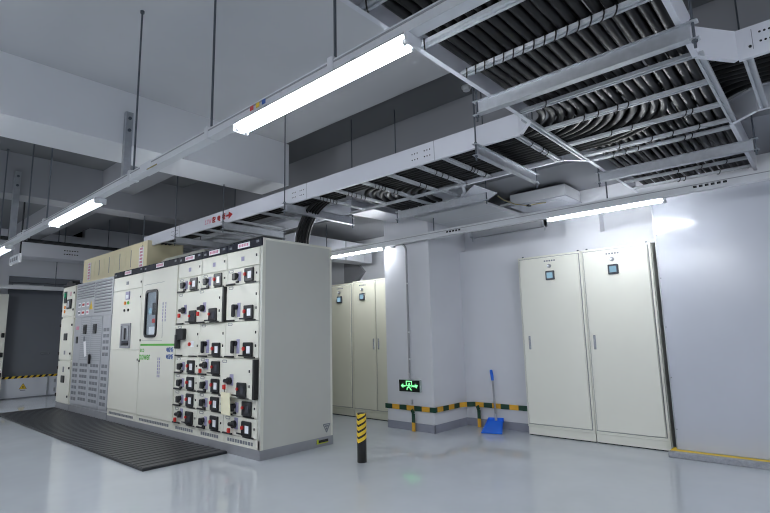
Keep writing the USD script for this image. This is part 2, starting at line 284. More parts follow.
# ================================================================== SWITCHGEAR ROW
FX = 3.11        # front plane, faces -x
BXK = 4.10       # back
def fronty(y1, u): return y1 - u
def drawer(T, y0, y1, z0, z1, kind, proud=0.012, right_gap=0.0):
    """y1 = left edge as seen, y0 = right edge."""
    g = .004; f = FX - proud
    if right_gap: T.part('ajar_shade', bx(FX - proud + .004, FX + .004, y0 + .002, y0 + g + right_gap, z0 + g, z1 - g), 'black_tape')  # black strip stands in for the shade beside an ajar drawer
    D = T.part('drawer', cbx(f, FX + .02, y0 + g + right_gap, y1 - g, z0 + g, z1 - g, .004), 'beige_steel')
    r = y0 + g + right_gap          # right edge reference
    if kind == 'label':
        T.part('badge', bx(f - .002, f, (y0 + y1) / 2 - .03, (y0 + y1) / 2 + .03, (z0 + z1) / 2 - .03, (z0 + z1) / 2 + .02), 'violet_print', D)
        T.part('bolt', cbx(f - .008, f, r + .04, r + .06, (z0 + z1) / 2 - .005, (z0 + z1) / 2 + .025, .003), 'black_plastic', D); return D
    T.part('bolt', cbx(f - .008, f, r + .035, r + .053, z0 + (.09 if z1 - z0 < .3 else .12), z0 + (.115 if z1 - z0 < .3 else .15), .003), 'black_plastic', D)
    if z1 - z0 > .3: T.part('bolt', cbx(f - .008, f, r + .035, r + .053, z1 - .14, z1 - .11, .003), 'black_plastic', D)
    T.part('number_ring', plate_x(ring(rrect(y1 - .14, y1 - .05, z1 - .045, z1 - .012, .015), .006), f - .003, f), 'grey_print', D)
    # lower pull bars
    T.part('pull_bar', cbx(f - .02, f + .002, y1 - .19, y1 - .005, z0 + .004, z0 + .022, .005), 'black_plastic', D)
    T.part('bottom_latch', cbx(f - .014, f + .002, r + .05, r + .25, z0 + .002, z0 + .016, .004), 'black_plastic', D)
    if kind == 'feeder':            # big black rotary box top-left, small lit window lower right
        T.part('switch_handle', cat_([cbx(f - .05, f, y1 - .27, y1 - .07, z1 - .19, z1 - .05, .008), cbx(f - .06, f, y1 - .13, y1 - .07, z1 - .30, z1 - .12, .008)]), 'black_plastic', D)
        T.part('display', bx(f - .006, f, r + .14, r + .2, z0 + .12, z0 + .19), 'display_white', D)
        T.part('red_knob', cyl((f - .02, r + .235, z0 + .155), (f, r + .235, z0 + .155), .022), 'red_plastic', D); return D
    b0, b1 = r + .09, r + .265
    zz = z0 + .018; zt = zz + .152
    T.part('breaker_bezel', cbx(f - .022, f + .002, b0, b1, zz, zt, .008), 'black_plastic', D)
    lit = kind in ('small', 'tall', 'smalltag')
    T.part('display', cbx(f - .026, f - .02, b0 + .03, b0 + .095, zz + .035, zt - .04, .002), 'display_white' if lit else 'display_dark', D)
    T.part('red_knob', cyl((f - .036, b1 - .032, zz + .085), (f - .018, b1 - .032, zz + .085), .021 if lit else .016), 'red_plastic', D)
    ya, yb = r + .36, r + .475       # rotary handle
    hz = z0 + .06
    if kind == 'tall':
        T.part('switch_plate', bx(f - .004, f, ya - .01, ya + .05, z0 + .05, z0 + .205), 'violet_print', D)
        T.part('switch_handle', cat_([cyl((f - .03, ya + .06, z0 + .16), (f, ya + .06, z0 + .16), .03), cbx(f - .055, f - .02, ya + .055, ya + .1, z0 + .05, z0 + .19, .01)]), 'black_plastic', D)
        T.part('latch', cbx(f - .014, f, ya - .12, ya + .0, z0 + .022, z0 + .036, .004), 'black_plastic', D)
    elif kind in ('small', 'dark'):
        T.part('switch_plate', bx(f - .004, f, ya - .012, ya + .05, hz - .02, hz + .085), 'violet_print', D)
        T.part('switch_handle', cat_([cyl((f - .03, ya + .06, hz + .045), (f, ya + .06, hz + .045), .028), cbx(f - .055, f - .02, ya + .03, ya + .1, hz - .01, hz + .07, .01)]), 'black_plastic', D)
        T.part('latch', cbx(f - .018, f, ya + .02, ya + .08, z0 + .02, z0 + .045, .006), 'black_plastic', D)
    else:                            # rotary with padlock tag
        k = hz + (.03 if z1 - z0 < .3 else .09)
        T.part('switch_plate', bx(f - .004, f, ya - .01, ya + .06, k - .02, k + .1), 'violet_print', D)
        T.part('switch_handle', cat_([cyl((f - .035, ya + .05, k + .03), (f, ya + .05, k + .03), .04), cbx(f - .055, f - .02, ya + .0, ya + .12, k + .01, k + .05, .01)]), 'black_plastic', D)
        T.part('red_lock', cbx(f - .06, f - .03, ya + .085, ya + .12, k - .06, k - .01, .006), 'red_plastic', D)
        T.part('latch', cbx(f - .014, f, ya - .11, ya + .01, z0 + .026, z0 + .04, .004), 'black_plastic', D)
    return D

def cabinet_shell(T, y0, y1, side=False, header=True, top=2.31):
    T.part('body', cat_([bx(FX + .005, BXK, y0, y1, .1, top - .005)]), 'beige_side' if side else 'beige_steel')
    T.part('plinth', bx(FX - .005, BXK + .01, y0, y1, 0, .1), 'plinth_grey')
    if header:
        H = T.part('header_strip', cbx(FX - .014, FX + .02, y0 + .002, y1 - .002, 2.222, top, .003), 'navy_header')
        c = (y0 + y1) / 2; w = min(.12, (y1 - y0) * .22)
        T.part('name_plate', bx(FX - .017, FX - .013, c - w, c + w, 2.24, 2.295), 'label_white', H)
        T.part('name_print', cat_([bx(FX - .019, FX - .016, c + w - .02 - i * (2 * w - .04) / 6 - .022, c + w - .02 - i * (2 * w - .04) / 6, 2.252, 2.284) for i in range(6)]), 'pink_print', H)
        [T.part('side_print', m_, 'grey_print', H) for m_ in (bx(FX - .016, FX - .013, y1 - .10, y1 - .05, 2.25, 2.275), bx(FX - .016, FX - .013, y0 + .05, y0 + .10, 2.265, 2.29))]
    T.part('vent_strip', cat_([bx(FX - .003, FX + .005, y0 + .003, y1 - .003, .102, .198)]), 'beige_steel')
    n = int((y1 - y0 - .16) / .05)
    T.part('vent_slot', cat_([bx(FX - .006, FX - .002, y1 - .08 - i * .05 - .035, y1 - .08 - i * .05, .13, .165) for i in range(n)]), 'grey_print', kind='stuff')

c1 = Thing('drawer_cabinet', 'beige drawer cabinet at the near end of the row, cream tag on its front', 'switchgear cabinet', (3.6, 4.86, 0))
cabinet_shell(c1, 4.52, 5.21, side=True)
for p in ((2.02, 2.22, 'label'), (1.83, 2.02, 'small'), (1.42, 1.83, 'tall'), (1.02, 1.42, 'tall')): drawer(c1, 4.56, 5.21, *p)
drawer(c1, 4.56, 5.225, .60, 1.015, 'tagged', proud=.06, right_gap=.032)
drawer(c1, 4.56, 5.21, .405, .60, 'dark'); drawer(c1, 4.56, 5.21, .20, .405, 'smalltag')
c1.part('front_post', bx(FX - .003, FX + .01, 4.52, 4.558, .1, 2.222), 'beige_side')
c1.part('side_seam', cat_([bx(FX, BXK, 4.517, 4.52, 2.285, 2.31), bx(FX, FX + .035, 4.517, 4.52, .1, 2.285), bx(BXK - .03, BXK, 4.517, 4.52, .1, 2.285)]), 'beige_steel')
pt = c1.part('paper_tag', plate_x(Polygon([(5.13, .66), (4.955, .655), (4.93, .42), (5.11, .425)]), FX - .1, FX - .095), 'paper_cream', label='blank cream paper tag')
c1.part('tag_string', tube([(FX - .09, 5.06, .76), (FX - .1, 5.05, .66)], .004, 5), 'black_plastic', pt)
wm = c1.part('warning_mark', cat_([prism(sbox(-.006, -.001, .006, .001), a, b, (0, 1, 0)) for a, b in (((3.96, 4.519, .235), (4.06, 4.519, .235)), ((3.96, 4.519, .235), (4.01, 4.519, .145)), ((4.06, 4.519, .235), (4.01, 4.519, .145)))]), 'grey_print', label='triangular outline mark')
c1.part('mark_print', cat_([bx(3.985, 4.035, 4.517, 4.52, .205, .222), bx(4.0, 4.02, 4.517, 4.52, .175, .198)]), 'grey_print', wm)
es = c1.part('earth_sticker', bx(3.86, 4.03, 4.516, 4.52, .035, .072), 'black_tape', label='yellow-green and black earth sticker')
c1.part('sticker_edge', cat_([bx(3.86, 4.03, 4.514, 4.517, .033, .043), bx(3.86, 3.885, 4.514, 4.517, .043, .085)]), 'yellow_green_print', es)

c2 = Thing('drawer_cabinet', 'beige drawer switchgear cabinet, second from the near end of the row', 'switchgear cabinet', (3.6, 5.5, 0))
cabinet_shell(c2, 5.21, 5.79)
for p in ((2.02, 2.22, 'label'), (1.83, 2.02, 'small'), (1.02, 1.42, 'tall'), (.81, 1.02, 'tagged'), (.61, .81, 'small'), (.41, .61, 'small'), (.20, .41, 'small')): drawer(c2, 5.21, 5.79, *p)
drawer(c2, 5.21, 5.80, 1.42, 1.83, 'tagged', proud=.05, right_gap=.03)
c3 = Thing('drawer_cabinet', 'beige drawer switchgear cabinet next to the door with the green stripe', 'switchgear cabinet', (3.6, 6.1, 0))
cabinet_shell(c3, 5.79, 6.42)
for p in ((2.02, 2.22, 'label'), (1.83, 2.02, 'small'), (1.42, 1.83, 'tagged'), (1.02, 1.42, 'feeder'), (.81, 1.02, 'small'), (.61, .81, 'small'), (.41, .61, 'small'), (.20, .41, 'tagged')): drawer(c3, 5.79, 6.40, *p)

# cabinet with window door and green stripe
c4 = Thing('window_cabinet', 'beige switchgear cabinet with a dark-framed window and green stripe across its door', 'switchgear cabinet', (3.6, 6.95, 0))
cabinet_shell(c4, 6.42, 7.50)
W = rrect(6.97, 7.36, 1.27, 1.94, .07)
d4 = c4.part('door', plate_x(sbox(6.43, .205, 7.49, 2.215).difference(W.buffer(-.02)), FX - .014, FX + .004), 'beige_steel')
[c4.part('door_line', m_, 'grey_print', d4) for m_ in (bx(FX - .0155, FX - .013, 6.80, 7.43, 1.225, 1.229), bx(FX - .0155, FX - .013, 6.80, 7.43, 2.02, 2.024), bx(FX - .0155, FX - .013, 6.80, 6.804, 1.26, 1.5))]
c4.part('window_gasket', plate_x(ring(W, .035), FX - .03, FX - .005), 'black_plastic', d4)
c4.part('window_pane', plate_x(W.buffer(-.03), FX - .018, FX - .014), 'pane_glass', d4)
c4.part('green_stripe', bx(FX - .0165, FX - .013, 6.43, 7.47, 1.155, 1.183), 'green_print', d4)
c4.part('green_lettering', text_on_x('eco', .06, FX - .014, 7.41, 1.07), 'green_print', d4)
c4.part('green_lettering', text_on_x('power', .088, FX - .014, 7.32, .965), 'green_print', d4)
c4.part('blue_lettering', cat_([glyph_on_x(g, .06, FX - .014, 6.66 - i * .068, zz, .14) for zz in (1.075, .985) for i, g in enumerate(('dian', 'pei', 'gui'))]), 'blue_print', d4)
c4.part('column_print', cat_([bx(FX - .0165, FX - .013, yy, yy + .022, 1.48 + k * .045, 1.515 + k * .045) for yy in (6.72, 6.80) for k in range(6)]), 'violet_print', d4)
c4.part('column_print', cat_([bx(FX - .0165, FX - .013, yy, yy + .024, .74 + k * .045, .775 + k * .045) for yy in (6.83, 6.88) for k in range(6)]), 'violet_print', d4)
[c4.part('hinge', cyl((FX - .02, 7.478, z), (FX - .02, 7.478, z + .03), .01), 'black_plastic', d4) for z in (1.22, .93)]
iv = c4.part('inner_panel', bx(FX - .002, FX + .006, 6.98, 7.35, 1.29, 1.92), 'glass_tint')
c4.part('breaker', cbx(FX - .008, FX + .005, 7.0, 7.16, 1.58, 1.75, .003), 'black_plastic', iv)
c4.part('screen', cbx(FX - .008, FX + .005, 7.19, 7.27, 1.60, 1.68, .003), 'lcd_glow', iv)
c4.part('red_button', cbx(FX - .008, FX + .005, 7.03, 7.15, 1.47, 1.53, .003), 'red_plastic', iv)
c4.part('breaker_base', cbx(FX - .004, FX + .005, 7.02, 7.25, 1.31, 1.42, .003), 'label_white', iv)

# incoming cabinet
c5 = Thing('incoming_cabinet', 'beige switchgear cabinet with a silver framed breaker and small indicator lamps', 'switchgear cabinet', (3.6, 8.0, 0))
cabinet_shell(c5, 7.50, 8.60)
for z0, z1 in ((2.0, 2.22), (1.095, 2.0), (.205, 1.095)):
    D = c5.part('door', cbx(FX - .014, FX + .004, 7.505, 8.585, z0 + .003, z1 - .003, .004), 'beige_steel')
    c5.part('bolt', cbx(FX - .022, FX - .013, 7.535, 7.56, z1 - .15, z1 - .12, .003), 'black_plastic', D)
    if z0 > 1.9: c5.part('badge', bx(FX - .016, FX - .013, 8.0, 8.09, 2.08, 2.13), 'grey_print', D)
    elif z0 > 1:
        c5.part('meter', cat_([bx(FX - .03, FX - .013, 7.93, 8.06, 1.85, 1.97)]), 'violet_print', D)
        c5.part('meter_face', bx(FX - .032, FX - .029, 7.95, 8.04, 1.865, 1.92), 'display_white', D)
        c5.part('amber_lamp', cyl((FX - .03, 8.09, 1.80), (FX - .013, 8.09, 1.80), .026), 'amber_plastic', D)
        c5.part('green_lamp', cyl((FX - .03, 7.97, 1.80), (FX - .013, 7.97, 1.80), .024), 'green_print', D)
        for y in (8.1, 7.96): c5.part('push_button', cyl((FX - .03, y, 1.69), (FX - .013, y, 1.69), .02), 'black_plastic', D)
        c5.part('breaker_frame', plate_x(ring(rrect(7.83, 8.19, 1.125, 1.49, .01), .035), FX - .03, FX - .013), 'plinth_grey', D)
        c5.part('breaker_front', cbx(FX - .024, FX - .013, 7.92, 8.14, 1.23, 1.46, .004), 'aluminium', D)
        c5.part('breaker_recess', bx(FX - .016, FX - .0135, 7.86, 8.16, 1.155, 1.46), 'display_dark', D)
        c5.part('breaker_handle', cbx(FX - .03, FX - .013, 7.92, 8.1, 1.155, 1.2, .004), 'black_plastic', D)
        c5.part('breaker_slide', cbx(FX - .036, FX - .022, 8.0, 8.04, 1.25, 1.42, .004), 'black_plastic', D)

# grey louvred cabinet
lc = Thing('louvred_cabinet', 'grey metal cabinet with louvred double doors and warning stickers', 'switchgear cabinet', (3.6, 9.5, 0))
lc.part('body', bx(FX + .01, BXK, 8.62, 10.36, .13, 2.275), 'louver_grey')
lc.part('plinth', bx(FX - .01, BXK, 8.61, 10.37, 0, .13), 'plinth_grey')
def louvres(T, y0, y1, z0, z1, n, parent, slot=.6, m='louver_slot'):
    s = (z1 - z0) / n
    for i in range(n):
        z = z0 + i * s
        P = [(FX - .008, z + s * (1 - slot)), (FX - .03, z + s * (1 - slot) - s * .25)]
        T.part('vent_gap', bx(FX - .009, FX - .006, y0, y1, z + s * .15, z + s * (.15 + slot)), m, parent)
        v = bar((FX - .014, y0, z + s * (.18 + slot)), (FX - .014, y1, z + s * (.18 + slot)), .02, .006, hint=(.5, 0, 1)); T.part('louvre_slat', v, 'louver_grey', parent)
tp = lc.part('top_panel', bx(FX - .007, FX + .01, 8.63, 10.35, 1.66, 2.27), 'louver_grey')
louvres(lc, 9.47, 10.30, 1.98, 2.25, 6, tp, .35); louvres(lc, 8.68, 9.42, 1.70, 2.25, 11, tp, .35)
for k, (y, m, w) in enumerate(((10.22, 'grey_print', .13), (10.03, 'red_print', .14), (9.80, 'pink_print', .12))):
    lc.part('sticker', bx(FX - .009, FX - .006, y - w, y, 1.84, 1.92), 'label_white', tp); lc.part('sticker_print', bx(FX - .011, FX - .008, y - w + .015, y - .015, 1.86, 1.90), m, tp)
    lc.part('sticker', bx(FX - .009, FX - .006, y - w, y, 1.70, 1.78), 'label_white', tp); lc.part('sticker_print', bx(FX - .011, FX - .008, y - w + .015, y - .015, 1.72, 1.76), m, tp)
lc.part('warning_sticker', plate_x(Polygon([(9.66, 1.78), (9.5, 1.78), (9.58, 1.93)]), FX - .009, FX - .006), 'yellow_paint', tp)
for k, (y0, y1) in enumerate(((9.50, 9.98), (9.0, 9.48))):
    D = lc.part('door', cbx(FX - .014, FX + .01, y0, y1, .16, 1.64, .004), 'louver_grey')
    for i in range(22): lc.part('seam', bx(FX - .0165, FX - .013, y0 + .02, y1 - .02, .92 + i * .032, .924 + i * .032), 'grey_print', D)
    for i in range(7): lc.part('vent_slot', cat_([bx(FX - .0165, FX - .013, y0 + .06 + j * .125, y0 + .165 + j * .125, .24 + i * .095, .29 + i * .095) for j in range(3)]), 'louver_slot', D)
    c = y0 + (.27 if k == 0 else .3); lc.part('meter', cbx(FX - .03, FX - .012, c - .07, c + .07, 1.36, 1.52, .006), 'black_plastic', D)
    lc.part('meter_face', bx(FX - .032, FX - .029, c - .03, c + .04, 1.42, 1.49), 'display_dark', D)
    if k == 0:
        lc.part('paper_note', plate_x(Polygon([(9.80, 1.22), (9.70, 1.24), (9.62, .99), (9.72, .97)]), FX - .019, FX - .016), 'label_white', D)
        lc.part('meter', cbx(FX - .02, FX - .012, c - .02, c + .05, 1.24, 1.32, .003), 'grey_print', D)
    else: lc.part('handle', cbx(FX - .05, FX - .012, y1 - .07, y1 - .03, .86, 1.02, .01), 'black_plastic', D)
for y0, y1, nz in ((8.64, 8.98, 12), (10.0, 10.34, 7)):
    D = lc.part('side_strip', cbx(FX - .009, FX + .01, y0, y1, .16, 1.64, .003), 'louver_grey')
    for i in range(nz):
        z = .22 + i * .098 + (.09 if i > 6 else 0)
        lc.part('vent_slot', cat_([bx(FX - .0115, FX - .008, y0 + .05 + j * .13, y0 + .155 + j * .13, z, z + .055) for j in range(2)]), 'louver_slot', D)
    if nz == 7: lc.part('switch', cbx(FX - .02, FX - .008, y0 + .12, y0 + .2, 1.2, 1.32, .004), 'black_plastic', D); lc.part('tag', bx(FX - .012, FX - .008, y0 + .1, y0 + .24, 1.44, 1.5), 'pink_print', D)

# end cabinet
ec = Thing('breaker_cabinet', 'narrow beige cabinet with three stacked doors at the far end of the row', 'switchgear cabinet', (3.6, 10.75, 0))
ec.part('body', bx(FX + .01, BXK, 10.40, 11.12, .12, 2.27), 'beige_steel'); ec.part('plinth', bx(FX - .005, BXK, 10.40, 11.12, 0, .12), 'plinth_grey')
ec.part('top_lid', cat_([bx(FX - .02, FX + .3, 10.42, 11.1, 2.27, 2.31), bx(FX - .02, FX + .1, 10.6, 10.9, 2.31, 2.36)]), 'dark_gap')
for z0, z1 in ((1.70, 2.25), (.90, 1.66), (.14, .88)):
    D = ec.part('door', cbx(FX - .016, FX + .01, 10.42, 11.10, z0, z1, .005), 'beige_steel')
    for z in (z0 + .12, z1 - .12): ec.part('hinge', cbx(FX - .03, FX - .01, 10.44, 10.48, z - .02, z + .02, .004), 'black_plastic', D); ec.part('latch', cbx(FX - .03, FX - .005, 11.09, 11.13, z - .03, z + .03, .006), 'black_plastic', D)
    if z0 > 1.5:
        ec.part('display', cbx(FX - .03, FX - .015, 10.86, 11.0, 1.96, 2.18, .005), 'black_plastic', D); ec.part('display_glow', bx(FX - .032, FX - .029, 10.88, 10.98, 2.06, 2.15), 'lamp_green', D)
        ec.part('breaker', cbx(FX - .04, FX - .015, 10.56, 10.78, 1.84, 2.02, .006), 'black_plastic', D); ec.part('breaker_window', bx(FX - .042, FX - .039, 10.66, 10.72, 1.87, 1.99), 'display_white', D)
        [ec.part('push_button', cyl((FX - .03, 10.93, z), (FX - .015, 10.93, z), .03), 'amber_plastic', D) for z in (1.88, 1.80)]; ec.part('plate', bx(FX - .018, FX - .015, 10.62, 10.68, 2.08, 2.16), 'pink_print', D)
    else: ec.part('inspection_window', cbx(FX - .03, FX - .015, 10.68, 10.86, (z0 + z1) / 2 - .02, (z0 + z1) / 2 + .11, .006), 'black_plastic', D); ec.part('plate', bx(FX - .018, FX - .015, 10.74, 10.82, z0 + .1 if z0 > .5 else z1 - .2, z0 + .17 if z0 > .5 else z1 - .1), 'grey_print', D)

# cream duct above louvred cabinet and beige box behind the header
cd = Thing('busbar_duct', 'cream sheet metal busbar duct on top of the louvred cabinet', 'busbar duct', (3.7, 9.6, 2.28))
cd.part('casing', cbx(3.40, 4.0, 8.13, 11.05, 2.28, 2.83, .004), 'cream_steel')
for i in range(9): cd.part('slot', bx(3.397, 3.401, 8.75 + i * .24, 8.765 + i * .24, 2.45, 2.74), 'paper_cream' if i % 2 else 'grey_print')
for y in (8.34, 10.72):
    s = cd.part('label_plate', bx(3.394, 3.40, y - .08, y + .08, 2.40, 2.74), 'label_white'); cd.part('label_print', cat_([bx(3.392, 3.395, y - .05, y + .05, 2.42 + k * .055, 2.455 + k * .055) for k in range(6)]), 'pink_print', s)
bb = Thing('cable_box', 'beige sloped sheet metal box behind the navy header strip', 'box', (3.75, 7.2, 2.31))
bb.part('casing', slab([(3.45, 6.25), (4.05, 6.25), (4.05, 8.08), (3.45, 8.08)], 2.305, 2.36), 'cream_steel')
bb.part('hood', trimesh.convex.convex_hull(np.array([(3.45, 6.3, 2.36), (4.05, 6.3, 2.36), (3.45, 8.05, 2.36), (4.05, 8.05, 2.36), (3.6, 6.7, 2.52), (4.0, 6.7, 2.52), (3.6, 7.9, 2.52), (4.0, 7.9, 2.52)])), 'cabinet_ivory')

# ================================================================== FLOOR THINGS
mt = Thing('rubber_mat', 'black ribbed rubber mat on the floor along the switchgear', 'mat', (2.65, 8.1, 0))
mt.part('mat_sheet', cbx(2.19, 3.09, 5.10, 11.15, 0, .026, .004), 'rubber_black')
y = 5.14
while y < 11.1:
    mt.part('rib', prism(Polygon([(-.04, 0), (.04, 0), (.024, .006), (-.024, .006)]), (2.2, y, .0255), (3.08, y, .0255)), 'rubber_rib'); y += .118
bo = Thing('bollard', 'short black bollard with yellow chevron bands standing on the floor', 'bollard', (3.71, 3.66, 0))
R0 = .047
bo.part('post', tube([(3.71, 3.66, 0), (3.71, 3.66, .20), (3.71, 3.66, .46), (3.71, 3.66, .468)], [R0, R0, R0, R0 - .008], 20), 'black_tape', smooth=40)
a0 = math.atan2(-3.66, -3.71)
for k in range(5):
    n = 33; A = np.linspace(-math.pi, math.pi, n); V = []; zc = .185 + k * .058
    zz = zc + .028 * np.abs(((A + .75 + math.pi) % (2 * math.pi) - math.pi)) / 1.2
    for dz in (0, .036):
        for rr in (R0 + .0008, R0 - .004): V.append(np.stack([3.71 + rr * np.cos(A + a0), 3.66 + rr * np.sin(A + a0), np.minimum(zz + dz, .466)], 1))
    V = np.vstack(V); f = []
    for i in range(n - 1):
        for q0, q1 in ((0, 2), (2, 3), (3, 1), (1, 0)): f += [(q0 * n + i, q0 * n + i + 1, q1 * n + i + 1), (q0 * n + i, q1 * n + i + 1, q1 * n + i)]
    bo.part('yellow_band', trimesh.Trimesh(V, f, process=False), 'yellow_paint')
dp = Thing('dustpan', 'blue long-handled dustpan leaning in the corner by the wall', 'dustpan', (5.76, 3.35, 0))
# scoop: back edge at (5.9..), mouth toward the camera
def P3(u, w, z): return np.array([5.93, 3.41, 0]) + u * np.array([-.95, -.30, 0]) + w * np.array([.30, -.95, 0]) + np.array([0, 0, z])
N = 8; vs = []; fs = []
for t in (0, .012):
    for i in range(N + 1):
        u = .02 + .30 * i / N; hgt = .10 * (1 - i / N) + .006; hw = .095 + .035 * i / N
        for s in (-1, -.9, .9, 1): vs.append(P3(u, s * hw, (hgt + (.035 * (1 - i / N) if abs(s) == 1 else 0)) + t))
def idx(t, i, j): return t * (N + 1) * 4 + i * 4 + j
for i in range(N):
    for j in range(3):
        for t, fl in ((0, 1), (1, 0)):
            q = [idx(t, i, j), idx(t, i + 1, j), idx(t, i + 1, j + 1), idx(t, i, j + 1)]
            if fl: q = q[::-1]
            fs += [(q[0], q[1], q[2]), (q[0], q[2], q[3])]
rim = [(i, 0) for i in range(N + 1)] + [(N, j) for j in range(1, 4)] + [(i, 3) for i in range(N - 1, -1, -1)] + [(0, j) for j in (2, 1)]
for a, b in zip(rim, rim[1:] + rim[:1]):
    q = [idx(0, *a), idx(0, *b), idx(1, *b), idx(1, *a)]; fs += [(q[0], q[1], q[2]), (q[0], q[2], q[3])]
pan = dp.part('pan', trimesh.Trimesh(np.array(vs), np.array(fs), process=False), 'blue_plastic')
back = [P3(.024, s * .097, z) for s in (-1, 1) for z in (.095, .15)] + [P3(.010, s * .097, z) for s in (-1, 1) for z in (.095, .15)]
dp.part('back_wall', trimesh.convex.convex_hull(np.array(back)), 'blue_plastic', pan)
dp.part('socket', cyl(P3(.03, 0, .115), P3(.028, 0, .20), .016), 'aluminium')
dp.part('handle', cyl(P3(.03, 0, .17), np.array([5.95, 3.45, .64]), .013), 'plinth_grey')
dp.part('grip', tube([np.array([5.95, 3.448, .61]), np.array([5.952, 3.455, .66]), np.array([5.958, 3.468, .735]), np.array([5.96, 3.47, .745])], [.017, .02, .019, .012], 12), 'blue_plastic', smooth=50, label='blue hand grip')

# ================================================================== PROTECTIVE STRIP, EXIT SIGN, CONDUIT
es_ = Thing('earth_strip', 'yellow and dark green striped earthing strip running low around pillar and wall', 'earthing strip', (5.6, 3.9, 0))
path = [np.array(p) for p in ((5.235, 4.70, .286), (5.235, 3.875, .286), (5.80, 3.875, .286), (5.88, 3.845, .286), (5.972, 3.76, .286), (5.972, 2.99, .286))]
L = [0]
for a, b in zip(path, path[1:]): L.append(L[-1] + np.linalg.norm(b - a))
def at_len(s):
    for k in range(len(path) - 1):
        if s <= L[k + 1] + 1e-9: return path[k] + (path[k + 1] - path[k]) * (s - L[k]) / (L[k + 1] - L[k]), k
    return path[-1], len(path) - 2
s = 0; k = 0; seg = .125
while s < L[-1] - .01:
    e = min(s + seg, L[-1]); p0, k0 = at_len(s + 1e-6); p1, k1 = at_len(e - 1e-6)
    pts = [p0] + [path[j] for j in range(k0 + 1, k1 + 1)] + [p1]
    es_.part('stripe', cat_([bar(a, b, .012, .062) for a, b in zip(pts, pts[1:])]), 'green_tape' if k % 2 == 0 else 'ochre_tape'); s = e; k += 1
for (x, y, dx, dy) in ((5.235, 4.235, -1, 0), (5.955, 3.70, -1, 0)):
    pts = [np.array([x - .006, y, .27]), np.array([x - .02, y - .03, .22]), np.array([x - .02, y - .03, .11])]
    es_.part('down_strap', cat_([bar(a, b, .045, .012, (1, 0, 0)) for a, b in zip(pts, pts[1:])]), 'green_tape')
    es_.part('strap_end', bar(pts[-1], pts[-1] - np.array([0, 0, .108]), .046, .0125, (1, 0, 0)), 'ochre_tape')
es_.part('lug', bx(5.238, 5.259, 4.235, 4.26, .33, .39), 'aluminium')

ex = Thing('exit_sign', 'lit green and black exit sign on the white pillar', 'exit sign', (5.24, 4.28, .58))
ex.part('case', cbx(5.225, 5.26, 4.085, 4.442, .49, .645, .005), 'sign_case')
ex.part('face', bx(5.219, 5.225, 4.095, 4.435, .493, .638), 'sign_black')
def polyx(pts): return plate_x(Polygon(pts), 5.2165, 5.219)
def stroke(pts, w):
    from shapely.geometry import LineString
    return plate_x(LineString(pts).buffer(w / 2, 2), 5.2165, 5.219)
yc, zc = 4.265, .565
ex.part('left_arrow', cat_([polyx([(4.405, zc), (4.365, zc + .028), (4.365, zc - .028)]), polyx([(4.368, zc + .009), (4.368, zc - .009), (4.325, zc - .009), (4.325, zc + .009)])]), 'exit_green_glow')
ex.part('running_figure', cat_([plate_x(__import__('shapely.geometry', fromlist=['Point']).Point(yc - .005, zc + .03).buffer(.011), 5.2165, 5.219), stroke([(yc, zc + .015), (yc + .005, zc - .012)], .02), stroke([(yc + .003, zc - .012), (yc + .03, zc - .022), (yc + .035, zc - .048)], .011), stroke([(yc + .003, zc - .012), (yc - .02, zc - .03), (yc - .035, zc - .05)], .011), stroke([(yc, zc + .014), (yc + .03, zc), (yc + .04, zc + .012)], .009), stroke([(yc, zc + .014), (yc - .03, zc + .004), (yc - .038, zc - .012)], .009)]), 'exit_green_glow')
ex.part('doorway', stroke([(yc - .045, zc + .012), (yc - .045, zc + .06), (yc + .045, zc + .06), (yc + .045, zc + .012)], .010), 'exit_green_glow')
ex.part('right_arrow', cat_([polyx([(4.120, zc + .016), (4.170, zc + .024), (4.145, zc - .028)]), stroke([(4.205, zc), (4.160, zc)], .02)]), 'exit_green_glow')
cn = Thing('conduit', 'thin grey conduit curving down the pillar to the exit sign', 'conduit', (5.24, 4.26, 1.5))
A = [(5.235, 4.262, .665)] + [(5.235, 4.262, z) for z in (1.0, 1.6, 2.2)] + [(5.235, 4.262 + .10 * (1 - math.cos(t)), 2.36 + .10 * math.sin(t)) for t in np.linspace(0, math.pi / 2, 8)] + [(5.3, 4.46, 2.47), (5.55, 4.5, 2.50), (5.63, 4.5, 2.52)]
A = A[:12] + [(5.235, 4.40, 2.462), (5.235, 4.5, 2.466)]
cn.part('pipe', tube(A, .014, 10), 'housing_grey', smooth=60)
for z in (.9, 1.25, 1.9): cn.part('clip', cbx(5.222, 5.26, 4.245, 4.279, z, z + .02, .003), 'rail_white')
cn.part('junction_box', cbx(5.225, 5.26, 4.262 - .03, 4.262 + .03, .66, .73, .004), 'rail_white'); cn.part('flex_lead', tube([(5.225, 4.235, .73), (5.222, 4.235, .66)], .006, 6), 'plinth_grey')
cn.part('end_bracket', cat_([cbx(5.22, 5.262, 4.47, 4.56, 2.43, 2.50, .006)]), 'plinth_grey')

